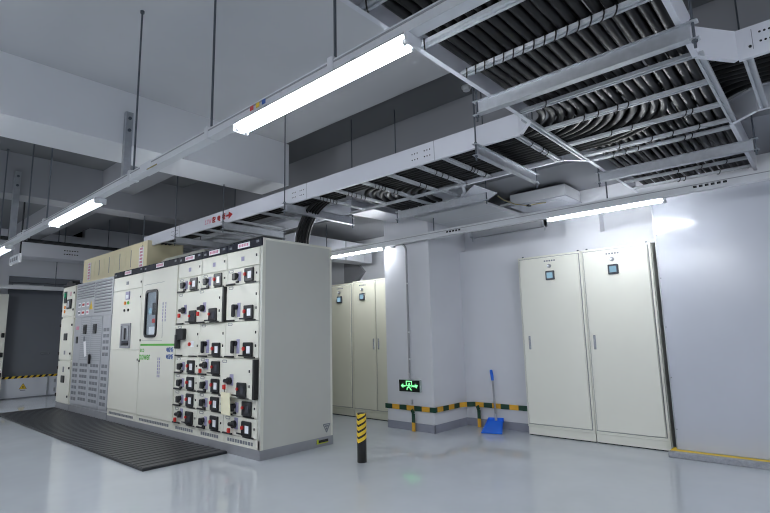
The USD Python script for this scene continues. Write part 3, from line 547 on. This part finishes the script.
# ================================================================== TALL IVORY CABINETS
def tall_cabinet(label, x, y0, y1, z1, doors, flank, m, meter_y):
    T = Thing('tall_cabinet', label, 'cabinet', (x + .2, (y0 + y1) / 2, 0))
    T.part('body', cbx(x, x + .42, y0, y1, .1, z1, .004), m); T.part('plinth', bx(x + .012, x + .40, y0 + .003, y1 - .003, 0.012, .1), m)
    if flank: T.part('flank', bx(x + .025, x + .42, y0 - .006, y0 - .0005, .02, z1 - .005), 'cabinet_flank_lifted', label='pale side sheet, tone lifted for missing light')  # side colour lifted above the ivory to offset missing light in the gap
    T.part('shadow_gap', bx(x + .02, x + .38, y0 + .01, y1 - .01, 0, .012), 'dark_gap')
    for d, (a, b, hy) in enumerate(doors):
        D = T.part('door', cbx(x - .022, x - .002, a, b, .14, z1 - .03, .007), m)
        T.part('door_gap', plate_x(ring(sbox(a - .007, .133, b + .007, z1 - .023), .006), x - .004, x - .0005), 'grey_print', D)
        H = T.part('handle', cbx(x - .03, x - .02, hy - .014, hy + .014, 1.02, 1.18, .006), 'chrome', D)
        T.part('handle_grip', cbx(x - .036, x - .029, hy - .008, hy + .008, 1.04, 1.13, .004), 'plinth_grey', D)
        if meter_y is not None and d == 0:
            c = meter_y
            T.part('meter', cbx(x - .045, x - .02, c - .055, c + .055, z1 - .31, z1 - .20, .006), 'display_dark', D)
            T.part('meter_screen', bx(x - .0465, x - .0445, c - .036, c + .036, z1 - .29, z1 - .222), 'lcd_glow', D)
            T.part('indicator_lamp', cat_([cyl((x - .04, c + .005, z1 - .14), (x - .02, c + .005, z1 - .14), .024), cyl((x - .05, c + .005, z1 - .14), (x - .04, c + .005, z1 - .14), .014)]), 'plinth_grey', D)
            T.part('lamp_lens', cyl((x - .052, c + .012, z1 - .14), (x - .049, c + .012, z1 - .14), .012), 'display_white', D)
            T.part('name_print', cat_([bx(x - .0235, x - .021, c - .07 + k * .03, c - .05 + k * .03, z1 - .085, z1 - .067) for k in range(5)]), 'grey_print', D)
    [T.part('lifting_eye', cyl((x + .05, y, z1), (x + .05, y, z1 + .02), .012), 'zinc_rod') for y in (y0 + .05, y1 - .05)]
    return T
CX, CZ = 5.85, 2.155
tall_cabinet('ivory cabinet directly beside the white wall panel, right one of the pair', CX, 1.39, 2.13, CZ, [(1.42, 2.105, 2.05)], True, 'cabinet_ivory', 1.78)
tall_cabinet('ivory cabinet of the tall pair standing nearer the blue dustpan', CX, 2.135, 2.935, CZ, [(2.165, 2.91, 2.83)], False, 'cabinet_ivory', 2.51)
TL = 5.58
tall_cabinet('cream cabinet touching the white pillar, with two handles side by side', TL, 4.70, 5.66, 2.075, [(5.16, 5.635, 5.20), (4.72, 5.145, 5.10)], False, 'cabinet_ivory_dim', 5.42)
tall_cabinet('cream cabinet partly hidden behind the near end of the switchgear', TL, 5.665, 6.66, 2.06, [(5.69, 6.63, 6.55)], False, 'cabinet_ivory_dim', 5.93)

# ================================================================== LIGHT RAILS AND LAMPS
RZ0, RZ1 = 2.435, 2.50
def lamp(label, x, y0, zt, double=True, zr=None, markers=False, L=1.25):
    """batten under a rail; y0..y0+1.25 along y; zt = tube axis height"""
    y1 = y0 + L; zr = zr or zt + .03
    T = Thing('tube_lamp', label, 'lamp', (x, (y0 + y1) / 2, zt))
    hw = .047 if double else .03
    T.part('housing', prism(Polygon([(-hw * .8, zr - zt), (hw * .8, zr - zt), (hw, .021), (-hw, .021)]), (x, y0 + .005, zt), (x, y1 - .005, zt)), 'housing_grey')
    for dx in ((-.024, .024) if double else (0,)):
        tb = T.part('tube', cyl((x + dx, y0 + .03, zt), (x + dx, y1 - .03, zt), .0125, 12), 'tube_glow', smooth=50)
        for ya, yb in ((y0, y0 + .03), (y1 - .03, y1)): T.part('end_cap', cyl((x + dx, ya, zt), (x + dx, yb, zt), .0145, 12), 'aluminium', tb)
    if double: T.part('tube_gap_shade', bx(x - .011, x + .011, y0 + .03, y1 - .03, zt + .012, zt + .0205), 'black_tape')  # black strip paints the shade between the two tubes
    for ya, yb in ((y0 - .004, y0 + .014), (y1 - .014, y1 + .004)): T.part('lamp_holder', cbx(x - hw - .003, x + hw + .003, ya, yb, zt - .018, zr, .006), 'rail_white')
    if markers:
        for k, m in enumerate(('red_plastic', 'yellow_paint', 'blue_print')):
            T.part('phase_marker', bx(x - .036, x - .0345, y1 - .18 - k * .055, y1 - .15 - k * .055, zr + .02, zr + .045), m)
    [T.part('clip', cbx(x - .034, x + .034, y, y + .03, zr, zr + .014, .003), 'aluminium') for y in (y0 + .3, y1 - .3)]
    return T
LX = 1.475
for k, (y0, lb) in enumerate(((1.13, 'lit double-tube lamp nearest the camera, under the long white rail'), (4.50, 'lit double-tube lamp halfway along the left rail, in front of the second beam'), (7.52, 'lit double-tube lamp cut off by the left edge of the picture'), (10.71, 'unseen double-tube lamp added at the far end of the left rail'), (-2.05, 'added double-tube fill lamp on the left rail behind the viewer'), (-4.6, 'added double-tube fill lamp on the left rail at the back wall'))):  # the last three are out of view, added to brighten the room
    lamp(lb, LX, y0, 2.40, True, RZ0, k == 0)
rl = Thing('light_rail', 'long white lighting trunking hung on dark rods at the left', 'light rail', (LX, 4, RZ0))
rl.part('trunking', prism(Polygon([(-.03, 0), (.03, 0), (.03, .06), (-.03, .06)]), (LX, YB + .05, RZ0), (LX, 13.2, RZ0)), 'rail_white')
rl.part('cover_lip', bx(LX - .033, LX - .03, YB + .05, 13.2, RZ0 + .042, RZ0 + .05), 'rail_grey')
for y in (-3.2, -1.5, .1, 1.59, 2.70, 3.84, 6.02, 6.78, 8.1, 9.9, 11.5):
    zt = ZC if not (5.28 < y < 5.93 or 8.2 < y < 8.6) else ZB
    rd = rl.part('hanger_rod', cyl((LX, y, RZ1), (LX, y, zt), .0075, 8), 'zinc_rod')
    rl.part('clip', cat_([cbx(LX - .037, LX + .037, y - .02, y + .02, RZ0 - .006, RZ1 + .012, .004)]), 'rail_white', rd); rl.part('ceiling_anchor', cyl((LX, y, zt - .02), (LX, y, zt), .016, 10), 'zinc_rod', rd)
[rl.part('rail_joint', bx(LX - .034, LX + .034, y - .09, y + .09, RZ0 - .003, RZ1 - .002), 'rail_white') for y in (3.55, 6.95)]
rl.part('joint_slot', bx(LX - .036, LX - .033, 3.36, 3.52, RZ0 + .0, RZ0 + .008), 'brown_wire')
# unseen rail added left of the viewer, its lamps fill the open floor
rl3 = Thing('light_rail', 'unseen added trunking for fill lamps over the open floor, left of the viewer', 'light rail', (-2.75, 4, RZ0))
rl3.part('trunking', bx(-2.78, -2.72, YB + .05, 13.2, RZ0, RZ1 - .005), 'rail_white')
for y in (-3.2, 0, 3.2, 6.6, 9.9): rl3.part('hanger_rod', cyl((-2.75, y, RZ1), (-2.75, y, ZC), .0075, 8), 'zinc_rod')
for y0, lb in ((-4.4, 'added double-tube fill lamp left of the viewer, at the back wall'), (-2.05, 'added double-tube fill lamp left of the viewer, one bay from the back wall'), (10.7, 'added double-tube fill lamp left of the viewer, before the far wall'), (1.14, 'added double-tube fill lamp left of the viewer, beside the near rail lamp'), (4.33, 'added double-tube fill lamp left of the viewer, in the middle of the open floor'), (7.52, 'added double-tube fill lamp left of the viewer, toward the far wall')): lamp(lb, -2.75, y0, 2.40, True, RZ0)
# right rail
QX, QZ = 5.12, 2.44
rr_ = Thing('light_rail', 'white lighting trunking along the right wall, above the tall cabinets', 'light rail', (QX, 2, QZ))
rr_.part('trunking', bx(QX - .035, QX + .035, -4.4, 5.82, QZ, QZ + .085), 'rail_white'); rr_.part('cover_lip', bx(QX - .038, QX - .035, -4.4, 5.82, QZ + .055, QZ + .062), 'rail_grey')
for y0, n in ((.56, 6), (3.28, 5)):
    rr_.part('knockout', cat_([bx(QX - .0375, QX - .035, y0 + i * .045, y0 + i * .045 + .028, QZ + .03, QZ + .05) for i in range(n)]), 'dark_gap')
for y in (-1.5, 1.56, 3.7, 5.75): rr_.part('hanger_rod', cyl((QX, y, QZ + .085), (QX, y, 2.95), .007, 8), 'zinc_rod')
for y0, lb in ((1.052, 'lit single-tube lamp above the two tall ivory cabinets'), (4.56, 'lit single-tube lamp behind the near end of the switchgear, by the pillar'), (-2.05, 'added single-tube fill lamp over the white panel, outside the right edge')): lamp(lb, QX, y0, 2.412, False, QZ, L=1.14)  # the last lamp is unseen, added as fill light
# unlit batten on the wall
ub = Thing('wall_batten', 'unlit grey metal channel on short brackets, left of the lit right-hand lamp', 'metal channel', (5.9, 3.1, 2.55))
ub.part('channel', prism(Polygon([(-.05, .085), (.05, .085), (.05, .06), (.03, .0), (-.03, .0), (-.05, .06)]), (5.93, 2.57, 2.53), (5.93, 3.64, 2.53)), 'rail_grey')
for y in (2.57, 3.62): ub.part('bracket', cat_([cbx(5.87, 5.99, y, y + .02, 2.53, 2.64, .003), cyl((5.93, y + .01, 2.48), (5.93, y + .01, 2.54), .008, 8)]), 'galvanised')
ub.part('lug', cyl((5.93, 3.1, 2.535), (5.93, 3.1, 2.546), .025), 'galvanised')

# ================================================================== CABLE TRAYS
TZ, TH = 2.75, .18
def side(a, b, inward, th=TH):
    """tray side rail from a to b (xy), flanges turned toward inward (xy vector)"""
    a, b = np.array([*a, TZ]), np.array([*b, TZ]); d = (b - a) / np.linalg.norm(b - a); r = np.cross([0, 0, 1.0], d)
    s = 1 if r[:2] @ np.asarray(inward, float) > 0 else -1
    P = Polygon([(0, 0), (s * .03, 0), (s * .03, .003), (s * .004, .003), (s * .004, th - .003), (s * .03, th - .003), (s * .03, th), (0, th)])
    return prism(P, a, b)
RUNG = Polygon([(-.024, 0), (-.008, 0), (-.008, .010), (.008, .010), (.008, 0), (.024, 0), (.024, .022), (-.024, .022)])
def rung(a, b, z=TZ + .004): return prism(RUNG, (*a, z), (*b, z))
def tie(p, axis):
    """black tie looped round a rung"""
    w = np.array([0, 1.0, 0]) if axis == 'x' else np.array([1.0, 0, 0])
    sl = np.array([1.0, 0, 0]) if axis == 'x' else np.array([0, 1.0, 0])
    pts = [np.asarray(p, float) + w * .031 * math.cos(t) + sl * .02 * math.cos(t) + np.array([0, 0, .022 * math.sin(t) + .012]) for t in np.linspace(0, 2 * math.pi, 11)]
    return tube(pts, .0042, 5, False)
def holes(T, parent, x, ylist, z):
    T.part('knockout', cat_([cyl((x - .0015, y, zz), (x + .002, y, zz), .0065, 8) for y in ylist for zz in z]), 'dark_gap', parent, kind='stuff')
YL, YR = 1.51, .40
mtray = Thing('cable_ladder', 'wide main cable ladder tray crossing overhead at the upper right', 'cable tray', (3.4, 1, TZ))
s1 = mtray.part('side_rail', side((-1.5, YL), (3.30, YL), (0, -1)), 'tray_white'); mtray.part('side_rail', side((4.50, YL), (5.98, YL), (0, -1)), 'tray_white')
mtray.part('side_rail', side((-1.5, YR), (3.14, YR), (0, 1)), 'tray_white'); mtray.part('side_rail', side((4.45, YR), (5.98, YR), (0, 1)), 'tray_white')
mtray.part('corner_plate', side((3.30, YL), (3.47, 1.66), (1, -1)), 'tray_white'); mtray.part('corner_plate', side((4.33, 1.66), (4.50, YL), (-1, -1)), 'tray_white')
mtray.part('corner_plate', side((3.14, YR), (3.36, .24), (1, 1)), 'tray_white'); mtray.part('corner_plate', side((4.30, .24), (4.45, YR), (-1, 1)), 'tray_white')
RX = [-.9, -.35, .25, .75, 1.17, 1.56, 2.0, 2.41, 3.14, 3.56, 4.0, 4.36, 4.53, 5.5, 5.82]
for x in RX: mtray.part('rung', rung((x, YR + .004), (x, YL - .004)), 'tray_rung')
mtray.part('cross_rung', rung((3.25, YL - .0), (4.50, YL - .0), TZ + .003), 'tray_rung'); mtray.part('cross_rung', rung((3.14, YR + .0), (4.45, YR + .0), TZ + .003), 'tray_rung')
for i in range(15): mtray.part('cable_tie', tie((2.41, .62 + i * .06, TZ + .004), 'y'), 'cable_black')
for x in (1.56, 2.0): mtray.part('cable_tie', tie((x, 1.46, TZ + .004), 'y'), 'cable_black')
for x, ys in ((3.14, (1.30, )), (3.56, (.9, .97, 1.2, 1.1)), (4.0, (.6, .64, 1.0, 1.15)), (4.36, (.62, .8, .95, 1.2)), (4.53, (.7, .75, 1.1, 1.2, 1.3)), (5.5, (.6, .8, 1.0)), (5.82, (.7, 1.0, 1.05))):
    for yy in ys: mtray.part('cable_tie', tie((x, yy, TZ + .004), 'y'), 'cable_black')
# north branch
NX0, NX1 = 3.47, 4.33
nt = Thing('cable_ladder', 'branch cable ladder tray running above the switchgear, red marking on its side', 'cable tray', (3.9, 5, TZ))
N1 = nt.part('side_rail', side((NX0, 1.66), (NX0, 8.45), (1, 0)), 'tray_white'); nt.part('side_rail', side((NX1, 1.66), (NX1, 2.72), (-1, 0)), 'tray_white'); nt.part('side_rail', side((NX1, 4.40), (NX1, 8.45), (-1, 0)), 'tray_white')
nt.part('end_cap', bx(NX0, NX1, 8.45, 8.454, TZ, TZ + TH), 'tray_white')
for y in (1.70, 2.40, 2.70, 3.05, 3.40, 3.80, 4.15, 4.75, 5.15, 5.75, 6.1, 6.5, 6.9, 7.4, 7.8, 8.2): nt.part('rung', rung((NX0 + .004, y), (NX1 - .004 if not 2.6 < y < 4.4 else NX1, y)), 'tray_rung')
nt.part('cross_rung', rung((NX1, 2.72), (NX1, 4.40), TZ + .003), 'tray_rung')
for y, xs in ((1.70, (3.75, 3.95, 4.05)), (2.40, (3.95, 4.0, 4.05, 4.2)), (2.70, (3.8, 3.9, 4.0)), (3.05, (4.0, 4.1)), (3.40, (3.7, 3.75, 3.8, 3.85, 4.0, 4.05)), (3.80, (3.7, 3.75, 3.82, 3.9, 3.96)), (4.15, (3.6, 3.65, 3.7, 3.75, 3.8, 3.85))):
    for xx in xs: nt.part('cable_tie', tie((xx, y, TZ + .004), 'x'), 'cable_black')
for yy in (1.98, 4.33, 4.4, 7.55): pass
for y0 in (2.52, 4.28, 7.25): holes(nt, N1, NX0, [y0 + k * .03 + (.05 if k > 2 else 0) for k in range(6)], (TZ + .06, TZ + .115)); nt.part('joint_line', bx(NX0 - .0015, NX0, y0 - .05, y0 - .046, TZ, TZ + TH), 'grey_print', N1)
nt.part('marking', cat_([text_on_x('1ZW', .06, NX0, 6.36, TZ + .065)]), 'pink_print', N1, label='faded red lettering')
nt.part('marking', cat_([glyph_on_x(g, .075, NX0, 6.24 - i * .125, TZ + .06, .22) for i, g in enumerate(('pei', 'dian', 'gui'))]), 'red_print', N1)
nt.part('marking_arrow', cat_([plate_x(Polygon([(5.73, TZ + .095), (5.83, TZ + .145), (5.83, TZ + .045)]), NX0 - .002, NX0), bx(NX0 - .002, NX0, 5.82, 5.89, TZ + .082, TZ + .108)]), 'red_print', N1, label='red arrow pointing along the tray')
# south branch
st = Thing('cable_ladder', 'branch cable ladder tray leaving toward the top right corner', 'cable tray', (3.9, -1, TZ))
S1 = st.part('side_rail', side((3.36, .24), (3.36, -2.6), (1, 0)), 'tray_white'); st.part('side_rail', side((4.30, .24), (4.30, -2.6), (-1, 0)), 'tray_white')
for y in (.20, -.35, -.9, -1.45, -2.0): st.part('rung', rung((3.364, y), (4.296, y)), 'tray_rung')
holes(st, S1, 3.36, [.13 - k * .022 - (.03 if k > 2 else 0) for k in range(8)], (TZ + .075, TZ + .13)); st.part('joint_line', bx(3.3585, 3.36, .165, .168, TZ + .04, TZ + .16), 'grey_print', S1); st.part('joint_line', bx(3.3585, 3.36, -.02, -.017, TZ, TZ + TH), 'grey_print', S1); st.part('bolt', cyl((3.355, .18, TZ + .06), (3.36, .18, TZ + .06), .008, 8), 'dark_gap', S1)
# east spur
et = Thing('cable_ladder', 'short branch cable tray reaching toward the white pillar', 'cable tray', (4.8, 3.6, TZ))
et.part('side_rail', side((NX1, 4.40), (5.2, 4.33), (0, -1)), 'tray_white')
sp_ = et.part('side_rail', side((NX1, 2.72), (4.55, 2.84), (0, 1)), 'tray_white'); et.part('flare_plate', cat_([side((4.55, 2.84), (4.84, 3.12), (-1, 1)), slab([(4.36, 2.62), (4.55, 2.84), (4.84, 3.12), (5.0, 2.86), (4.80, 2.60)], TZ - .012, TZ - .004)]), 'tray_white')
et.part('knockout', cat_([cyl((4.40 + k * .03, 2.752 + k * .017, TZ + .12), (4.40 + k * .03, 2.76 + k * .017, TZ + .12), .006, 6) for k in range(4)]), 'dark_gap')
et.part('side_rail', side((4.84, 3.12), (4.84, 3.95), (-1, 0)), 'tray_white'); et.part('side_rail', side((4.84, 3.95), (5.2, 3.95), (0, 1)), 'tray_white')
et.part('bottom_plate', slab([(4.34, 4.40), (4.34, 4.02), (4.88, 4.02), (5.12, 4.33)], TZ - .008, TZ - .003), 'tray_white')
for y in (3.0, 3.45): et.part('rung', rung((NX1 + .03, y), (4.80, y)), 'tray_rung')

# ------------------------------------------------------------------ cables: one mesh each
CR = .027; cz0 = TZ + .027 + CR
CABLES = {'bend': ('black power cable bending from the main tray into the branch over the switchgear', 'cables bending into the branch tray'), 'straight': ('black power cable running straight along the wide main tray', 'straight cables in the main tray'), 'corner': ('black power cable coming in from the tray at the top right corner', 'cables from the top right tray'), 'branch': ('black power cable lying on top along the branch tray over the switchgear', 'upper cables in the branch tray'), 'drop': ('black power cable dropping from the branch tray behind the near switchgear corner', 'cables dropping into the switchgear')}
def arc(c, r, a0, a1, z, n=9): return [(c[0] + r * math.cos(t), c[1] + r * math.sin(t), z) for t in np.linspace(a0, a1, n)]
def wob(pts, amp=.006):
    p = np.array(pts, float); out = [p[0]]
    for a, b in zip(p, p[1:]):
        n = max(1, int(np.linalg.norm(b - a) / .28))
        for i in range(1, n + 1): out.append(a + (b - a) * i / n)
    out = np.array(out); k = rng.uniform(0, 99, 3)
    out[:, 0] += amp * np.sin(out[:, 1] * 2.3 + k[0]); out[:, 1] += amp * np.sin(out[:, 0] * 2.1 + k[1]); out[:, 2] += amp * .6 * np.abs(np.sin(out[:, 0] * 1.7 + out[:, 1] * 1.9 + k[2]))
    return out
def cable(key, pts, r=CR): solo('power_cable', CABLES[key][0], 'cable', tube(wob(pts), r, 8), 'cable_black', CABLES[key][1], smooth=60)
ys = [.465 + i * .0585 for i in range(17)]
for i, y in enumerate(ys):
    if i >= 4:                                   # turns into the north branch
        xj = 3.56 + (1.42 - y) * .98; R = .34 + .022 * (16 - i)
        pts = [(-1.5, y, cz0), (xj - R, y, cz0)] + arc((xj - R, y + R), R, -math.pi / 2, 0, cz0)
        if xj > 3.80:                            # then turns east at the spur
            ye = 3.28 + (4.33 - xj) * 1.25; r2 = .42 + (4.33 - xj) * .2
            pts += [(xj, ye - r2, cz0)] + arc((xj + r2, ye - r2), r2, math.pi, math.pi / 2, cz0)
            pts += [(4.80 if ye < 3.93 else 5.15, ye, cz0)]
        else:
            ye = 8.3
            pts += [(xj, ye, cz0)]
        cable('bend', pts)
    else: cable('straight', [(-1.5, y, cz0), (5.95, y, cz0)])
for i in range(16):                              # second layer straight on to the right-hand wall
    y = .49 + i * .06; cable('straight', [(-1.5, y, cz0 + .055), (2.6, y, cz0 + .055), (3.3, y, cz0 + .075), (4.4, y, cz0 + .03), (5.0, y, cz0 + .004), (5.95, y, cz0 + .004)], .024 if i % 3 else .02)
for i in range(11):                              # from the south branch into the main tray
    x = 3.45 + i * .075; R = .35; yy = .50 + (10 - i) * .072
    cable('corner', [(x, -2.6, cz0), (x, -.15, cz0), (x, .1, cz0 + .11)] + ([(x, yy - R, cz0 + .125)] if yy - R > .15 else []) + arc((x + R, max(yy, .5) - R), R, math.pi, math.pi / 2, cz0 + .125)[1:] + [(5.95, max(yy, .5), cz0 + .11)], .024)
for i in range(6):                               # upper layer of the north branch, above the switchgear
    x = 3.53 + i * .07; cable('branch', [(x, 1.75, cz0 + .055), (x, 8.35, cz0 + .05)], .023)
for i in range(5):                               # cables dropping into the near cabinet from above
    x = 3.74 + i * .04; cable('drop', [(x, 4.05, cz0 + .02)] + [(x, 4.22 + .52 * math.sin(t), cz0 + .02 - .52 + .52 * math.cos(t)) for t in np.linspace(0, 1.35, 10)] + [(x, 4.74, 2.29)], .021)

# ------------------------------------------------------------------ hangers: channel with two threaded rods
IP = unary_union([sbox(-.026, 0, .026, .006), sbox(-.026, .084, .026, .09), sbox(-.004, 0, .004, .09)])
def hanger(label, a, b, z0=2.655, ztop=ZC, rods=True, inset=.03, prof=IP):
    a, b = np.array([*a, z0]), np.array([*b, z0]); d = (b - a) / np.linalg.norm(b - a); n = np.cross(d, [0, 0, 1.0])
    T = Thing('strut_hanger', label, 'hanger', tuple((a + b) / 2))
    T.part('channel', prism(prof, a, b), 'galvanised')
    for e, s in ((a, 1), (b, -1)):
        zt = ztop(e) if callable(ztop) else ztop
        p = e + d * s * inset - n * 0 + np.array([0, 0, 0]); p = e - d * s * .014
        rd = T.part('threaded_rod', cyl((p[0], p[1], z0 - .045), (p[0], p[1], zt), .0068, 8), 'zinc_rod')
        [T.part('nut', cyl((p[0], p[1], z), (p[0], p[1], z + .012), .014, 6), 'zinc_rod', rd) for z in (z0 - .016, z0 + .095)]
        for z in (z0 - .004, z0 + .089): T.part('end_lug', cbx(*sorted((p[0] - .024, p[0] + .024)), *sorted((p[1] - .024, p[1] + .024)), z, z + .005, .002), 'galvanised', rd)
    return T
zt = lambda e: ZC if e[0] < 4.0 else ZV
hanger('large galvanised channel hanger carrying the main tray just before the junction', (2.73, .37), (2.73, 1.575), 2.645, zt)
hanger('galvanised channel hanger carrying the main tray beyond the junction', (4.92, .335), (4.92, 1.545), 2.655, zt)
hanger('galvanised channel hanger under the branch tray beside the junction', (3.40, 2.0), (4.47, 2.0), 2.65, zt)
hanger('galvanised channel hanger under the short branch tray, by the white pillar', (4.68, 2.68), (4.68, 3.92), 2.655, zt)
hanger('galvanised channel hanger under the branch tray above the near end of the switchgear', (3.42, 4.54), (4.48, 4.54), 2.655, zt)
hanger('dark channel hanger under the branch tray, below the red marking', (3.42, 5.86), (4.38, 5.86), 2.655, lambda e: ZB if e[0] < 4.05 else ZV)
hanger('dark channel hanger under the branch tray, next to the cream busbar duct', (3.42, 7.2), (4.38, 7.2), 2.655, zt)
hanger('channel hanger under the branch tray at its far end', (3.42, 8.31), (4.38, 8.31), 2.655, lambda e: ZB)
hanger('channel hanger under the main tray behind the viewer', (.5, .37), (.5, 1.575), 2.645, zt)
hanger('channel hanger under the tray leaving at the top right', (3.30, -.6), (4.36, -.6), 2.655, zt)

# slotted channels bolted to the beam faces
for (x, y, z0, z1, lb) in ((1.95, 5.31, 2.80, 3.60, 'slotted steel channel bolted to the bright beam, behind the left rail'), (1.62, 8.2, 2.62, 3.57, 'slotted steel channel bolted to the second beam, near the left edge')):
    T = Thing('slotted_channel', lb, 'steel channel', (x, y, z0))
    T.part('channel', prism(Polygon([(-.035, -.03), (.035, -.03), (.035, .03), (.025, .03), (.025, -.02), (-.025, -.02), (-.025, .03), (-.035, .03)]), (x, y - .031, z0), (x, y - .031, z1), hint=(0, 1, 0)), 'galvanised')
    for z in (z1 - .07, z1 - .2): T.part('bolt', cyl((x, y - .075, z), (x, y - .06, z), .018, 6), 'zinc_rod')


# smoke detector
sd = Thing('smoke_detector', 'small round smoke detector on the dark ceiling', 'smoke detector', (4.80, 2.92, ZV))
sd.part('base', cyl((4.80, 2.92, ZV - .02), (4.80, 2.92, ZV), .06, 20), 'rail_white', smooth=40); sd.part('head', tube([(4.80, 2.92, ZV - .055), (4.80, 2.92, ZV - .05), (4.80, 2.92, ZV - .02)], [.025, .042, .05], 20), 'rail_white', smooth=40)

# ================================================================== DUCTS AT THE RIGHT WALL
ad = Thing('air_duct', 'flat pale grey air duct under the trays, right of the pillar', 'duct', (5.4, 3.3, 2.70))
ad.part('duct_body', cbx(4.95, 5.99, 2.86, 3.88, 2.70, 2.74, .004), 'ceiling_paint')
ad.part('seam', bx(5.45, 5.46, 2.87, 3.87, 2.698, 2.70), 'tray_white')
ac = Thing('air_conditioner', 'white ceiling air conditioning unit above the right rail', 'air conditioner', (5.76, 2.5, 2.75))
ac.part('casing', cbx(5.52, 5.99, 2.13, 2.82, 2.765, 2.90, .006), 'rail_white'); ac.part('bottom_panel', cbx(5.51, 5.995, 2.12, 2.83, 2.75, 2.765, .004), 'panel_white'); ac.part('inspection_cover', bx(5.60, 5.93, 2.22, 2.72, 2.746, 2.75), 'panel_white')
ac.part('screw', cyl((5.74, 2.6, 2.744), (5.74, 2.6, 2.75), .008, 8), 'plinth_grey')
ac.part('pipe_tail', tube([(5.60, 2.82, 2.82), (5.55, 2.90, 2.80), (5.50, 2.95, 2.78)], .02, 8), 'rail_white')
wr = Thing('loose_wire', 'loose thin brown wire between the flared tray and the air conditioner', 'wire', (5.3, 2.6, 2.72))
wr.part('wire', tube([(4.92, 2.66, 2.742), (5.05, 2.66, 2.72), (5.25, 2.62, 2.70), (5.42, 2.55, 2.70), (5.55, 2.50, 2.735), (5.6, 2.4, 2.742)], .006, 6), 'brown_wire'); wr.part('connector', cbx(5.40, 5.46, 2.52, 2.56, 2.69, 2.71, .003), 'black_plastic')
# white ducting behind the near end of the switchgear
wd = Thing('white_trunking', 'white enclosed cable trunking behind the switchgear, crossing toward the far cabinets', 'trunking', (5.3, 6.0, 2.46))
wd.part('casing', cbx(4.62, 6.12, 5.9, 6.2, 2.46, 2.78, .004), 'tray_white')
wd.part('sloped_end', trimesh.convex.convex_hull(np.array([(6.12, y, z) for y in (5.9, 6.2) for z in (2.46, 2.78)] + [(6.30, y, z) for y in (5.9, 6.2) for z in (2.46, 2.63)])), 'tray_white')
wd.part('joint_band', bx(5.66, 5.685, 5.892, 5.9, 2.46, 2.78), 'galvanised')
gd = Thing('wall_plates', 'grey angular flat pieces on the wall above the cream cabinets', 'duct', (6.05, 5.8, 2.35))  # flat grey plates with angular outlines against the wall
gd.part('angular_plate', plate_x(Polygon([(6.75, 2.56), (6.40, 2.53), (6.24, 2.37), (6.40, 2.21), (6.75, 2.20)]), 6.44, 6.5), 'plinth_grey')
gd.part('bent_plate', plate_x(Polygon([(5.72, 2.55), (5.30, 2.56), (5.19, 2.46), (5.18, 2.31), (5.40, 2.25)]), 6.44, 6.5), 'plinth_grey')
gd.part('plate_rim', plate_x(Polygon([(5.30, 2.56), (5.24, 2.56), (5.13, 2.46), (5.12, 2.29), (5.18, 2.31), (5.19, 2.46)]), 6.40, 6.5), 'galvanised')

# ================================================================== FAR END OVERHEAD
ft = Thing('far_tray', 'grey cable tray hanging before the far wall, above the dark door', 'cable tray', (3.8, 12.5, 3.0))
f1 = ft.part('side_panel', cbx(2.63, 5.6, 12.45, 12.5, 3.02, 3.34, .004), 'tray_white'); ft.part('tray_floor', bx(2.63, 5.6, 12.5, 12.95, 3.02, 3.03), 'tray_white'); ft.part('side_panel', cbx(2.63, 5.6, 12.95, 13.0, 3.02, 3.34, .004), 'tray_white')
ft.part('knockout', cat_([bx(3.42 + i * .05, 3.45 + i * .05, 12.447, 12.45, z, z + .02) for i in range(6) for z in (3.12, 3.2)]), 'dark_gap', f1, kind='stuff')
for x in (2.85, 3.5, 4.4): ft.part('hanger_rod', cyl((x, 12.72, 3.03), (x, 12.72, 3.54 if 2.7 < x < 3.17 else (ZC if x < 4 else ZV)), .01, 6), 'zinc_rod')
dpipe = Thing('ceiling_pipe', 'dark pipe crossing high up before the far wall', 'pipe', (2, 11, 3.13))
dpipe.part('pipe', cyl((-5.9, 11, 3.13), (5.8, 11, 3.10), .035, 12), 'dark_gap', smooth=50)
for x in (.6, 2.4, 4.2): dpipe.part('pipe_clamp', cat_([cyl((x - .015, 11, 3.125), (x + .015, 11, 3.125), .045, 12), cyl((x, 11, 3.15), (x, 11, ZC if x < 4 else ZV), .008, 6)]), 'zinc_rod')
fr = Thing('light_rail', 'white horizontal trunking crossing in front of the dark door', 'light rail', (2.5, 13, 2.4))
fr.part('trunking', bx(-4, 4.6, 12.97, 13.03, 2.37, 2.455), 'rail_white')
for x in (.4, 1.9, 3.45): fr.part('hanger_rod', cyl((x, 13, 2.455), (x, 13, 3.82 if x < 4 else ZV), .01, 6), 'zinc_rod')
xs = Thing('hanging_sign', 'small pale hanging sign box near the left edge, in front of the dark door', 'sign', (2.0, 9.7, 2.55))
xs.part('case', cbx(1.98, 2.02, 9.42, 10.02, 2.49, 2.63, .006), 'rail_white'); xs.part('face', cat_([bx(1.976, 1.981, 9.46, 9.98, 2.51, 2.61)]), 'display_white'); xs.part('face_print', cat_([bx(1.974, 1.977, 9.5 + k * .12, 9.58 + k * .12, 2.53, 2.59) for k in range(4)]), 'grey_print')
xs.part('hanger_rod', cyl((2.0, 9.46, 2.63), (2.0, 9.46, ZC), .012, 6), 'dark_gap')
